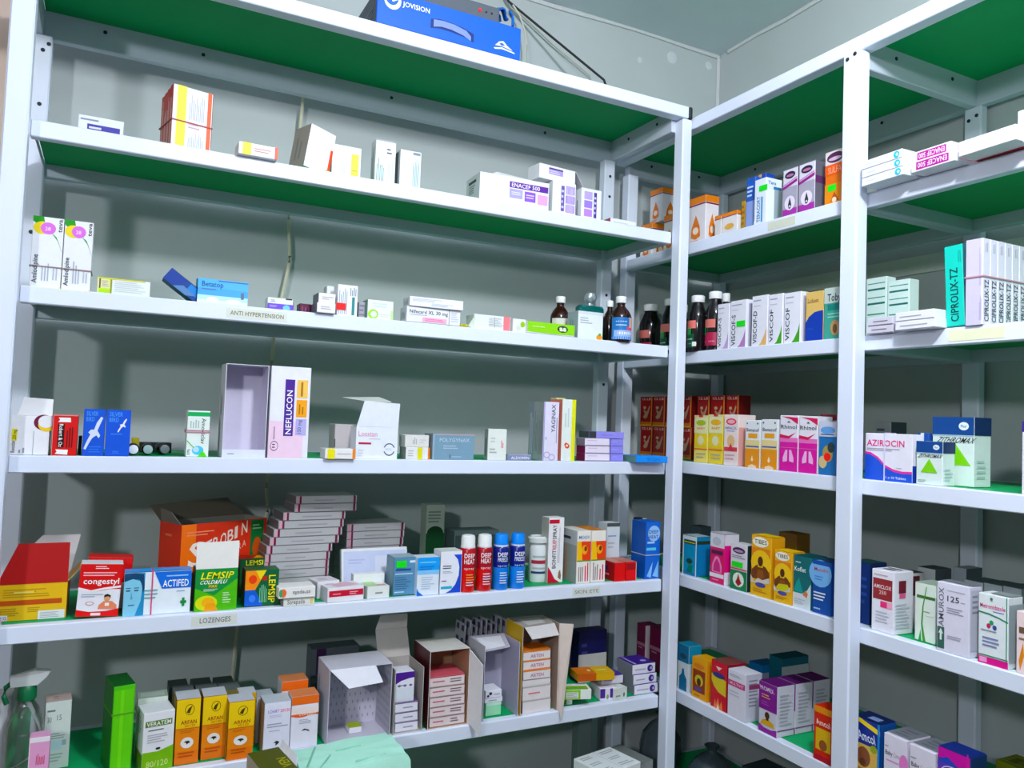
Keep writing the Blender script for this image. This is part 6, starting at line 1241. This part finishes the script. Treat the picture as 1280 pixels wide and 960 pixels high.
C('R5', 1172, 1212, 932, .006, .045, 'blue carton with a magenta top and an oval name badge', '2c48b0', [p('F', [(0, 1), (1, 1), (1, .80), (.6, .82), (.3, .90), (0, .84)], 'c0309c'), r('F', 0, .6, 1, .8, '5c3cb0'), e('F', .46, .68, .38, .11, 'dcd4ec'), e('F', .46, .68, .35, .095, '3c2490'), T('F', 'Calcough', .16, .65, .76, .71, 'e8e0f4', slant=-.1), r('F', .0, 0, 1, .45, '2c64c8'), r('R', 0, 0, 1, 1, '16305c'), p('R', [(.2, .7), (.5, .8), (.6, .7), (.4, .64)], 'a02c4c'), r('T', 0, 0, 1, 1, '1c2c74'), e('F', .93, .8, .05, .25, 'c83c9c')])
o = C('R5', 1244, 1276, 949, .10, .06, 'olive green carton lying low at the bottom right of view', '6c7420', [s('T', .1, .1, .9, .9, 4, '94983c'), r('T', .3, .2, .6, .7, '4c5418')])

# ================================================================ R6
zb6 = TOP['R6']
def sack(u, v, zt, rad, label, col, seed):
    """tied plastic bag, soft folds"""
    q = (u, v)
    rg = random.Random(seed)
    h = zt-zb6
    b = MB()
    n = 18
    ring = []
    prof = [(.75, 0), (1.0, .08), (1.04, .35), (.92, .6), (.6, .78), (.22, .88), (.16, .92), (.30, 1.0)]
    k = b.mi(mat(col, .25, spec=.6, bump=.25))
    ph = [rg.uniform(0, 6.28) for _ in range(4)]
    for (rr, zz) in prof:
        for i in range(n):
            a = 2*math.pi*i/n
            f = 1+.07*math.sin(3*a+ph[0]+zz*2)+.05*math.sin(7*a+ph[1]+zz*5)
            b.v.append((rad*rr*f*math.cos(a), rad*rr*f*math.sin(a), h*zz))
    for j in range(len(prof)-1):
        for i in range(n):
            b.f.append((j*n+i, j*n+(i+1) % n, (j+1)*n+(i+1) % n, (j+1)*n+i)); b.m.append(k)
    b.f.append(tuple(reversed(range(n)))); b.m.append(k)
    o = b.build('plastic_bag', smooth=True)
    o.location = (q[0], q[1], zb6)
    return tag(o, label, 'bag')
sack(1.60, .195, .430, .056, 'grey plastic bag knotted at the top, at the far end of the bottom shelf', '59636c', 3)
sack(1.60, -.02, .420, .066, 'dark grey plastic bag slumped under the lower right shelf', '3c474e', 5)
def CW6(u, v, zt, w, t, rot, label, col, pr=()):
    return CW(u, v, zt, w, t, zt-zb6, rot, label, col, pr)
CW6(962, 962, .400, .10, .09, -84, 'dark slate carton on the bottom right shelf', '3c464e', [r('T', 0, 0, 1, 1, '39434b')])
# things piled in front of the left unit, on a low stool out of view
def stool():
    t = tag(empty('stool', (.42, -.165, 0)), 'added unseen low wooden stool in front of the left shelves carrying the mint bag', 'stool')
    wd = mat('8a6a48', .55, noise=.2, scale=14)
    b = MB(); b.box(-.19, .19, -.095, .095, .40, .425, wd); b.build('seat', t, bevel=.004)
    for sx in (-1, 1):
        for sy in (-1, 1):
            b = MB(); b.box(sx*.165-.015, sx*.165+.015, sy*.07-.015, sy*.07+.015, 0, .3996, wd); b.build('leg', t, bevel=.002)
    for sy in (-1, 1):
        b = MB(); b.box(-.149, .149, sy*.07-.008, sy*.07+.008, .15, .18, wd); b.build('stretcher', t)
stool()
def mint_bag():
    q = on_plane(433, 946, 1, -.15)
    w, t, h = .205, .12, q.z-.4256+.012
    b = MB()
    k = b.mi(mat('b6e6d4', .5, spec=.3))
    n = 9
    for lev, (sc, zz) in enumerate(((.97, 0), (1, .3), (1.0, .75), (.99, .95), (.955, 1.0))):
        for i in range(4*n):
            sd, f = divmod(i, n)
            f = f/n
            x, y = [(-.5+f, -.5), (.5, -.5+f), (.5-f, .5), (-.5, .5-f)][sd]
            b.v.append((x*w*sc+.0016*math.sin(f*7+lev), y*t*sc+.0012*math.sin(f*9+lev*2), h*zz+(.0022*math.sin(x*9+y*14)+.004*x if lev > 2 else 0)))
    m4 = 4*n
    for lev in range(4):
        for i in range(m4):
            b.f.append((lev*m4+i, lev*m4+(i+1) % m4, (lev+1)*m4+(i+1) % m4, (lev+1)*m4+i)); b.m.append(k)
    b.f.append(tuple(reversed(range(m4)))); b.m.append(k)
    b.v.append((.01, 0, h+.001))
    for i in range(m4):
        b.f.append((4*m4+i, 4*m4+(i+1) % m4, len(b.v)-1)); b.m.append(k)
    o = b.build('paper_bag', smooth=True)
    o.location = (q.x, -.15-.01, .4256)
    o.rotation_euler = (0, 0, math.radians(3))
    b = MB()
    cz = h+.001
    for a, c_, wd in (((-.085, -.03), (-.05, .045), .002), ((-.07, -.05), (-.035, .0), .0016), ((.0, -.045), (.06, -.04), .0016), ((-.02, .012), (.03, .016), .0012)):
        d_ = Vector((c_[0]-a[0], c_[1]-a[1], 0)).normalized()
        nn = Vector((-d_.y, d_.x, 0))*wd
        A_, B_ = Vector((a[0], a[1], cz)), Vector((c_[0], c_[1], cz))
        b.raw([A_-nn, A_+nn, B_+nn, B_-nn, A_+Vector((0, 0, .0022)), B_+Vector((0, 0, .0022))], [(0, 4, 5, 3), (4, 1, 2, 5), (0, 1, 4), (3, 5, 2)], mat('86bfa9', .5))
    x = b.build('creases', o); x['kind'] = 'stuff'
    tag(o, 'mint green crumpled bag standing in front of the lowest left shelf', 'bag')
    q2 = on_plane(340, 950, 1, -.165)
    b = MB(); b.box(-.029, .029, -.05, .05, 0, q2.z-.4256, mat('4c5018', .5))
    o2 = b.build('carton', bevel=.001)
    o2.location = (q2.x, -.165, .4256)
    o2.rotation_euler = (0, 0, math.radians(8))
    printing([r('L', 0, 0, 1, 1, 'a89c84'), T('T', 'VEN', .62, .1, .92, .5, 'a8a83c', rot=90), r('T', 0, 0, 1, 1, '42480f')][:2]+[], .058, .10, q2.z-.4256, o2)
    flap(o2, [(.0292, -.045, q2.z-.4256), (.0292, .045, q2.z-.4256), (.036, .05, q2.z-.4256+.012), (.036, -.03, q2.z-.4256+.010)], 'dcdce4', name='lid_flap')
    tag(o2, 'olive green carton beside the mint green bag', 'carton')
mint_bag()
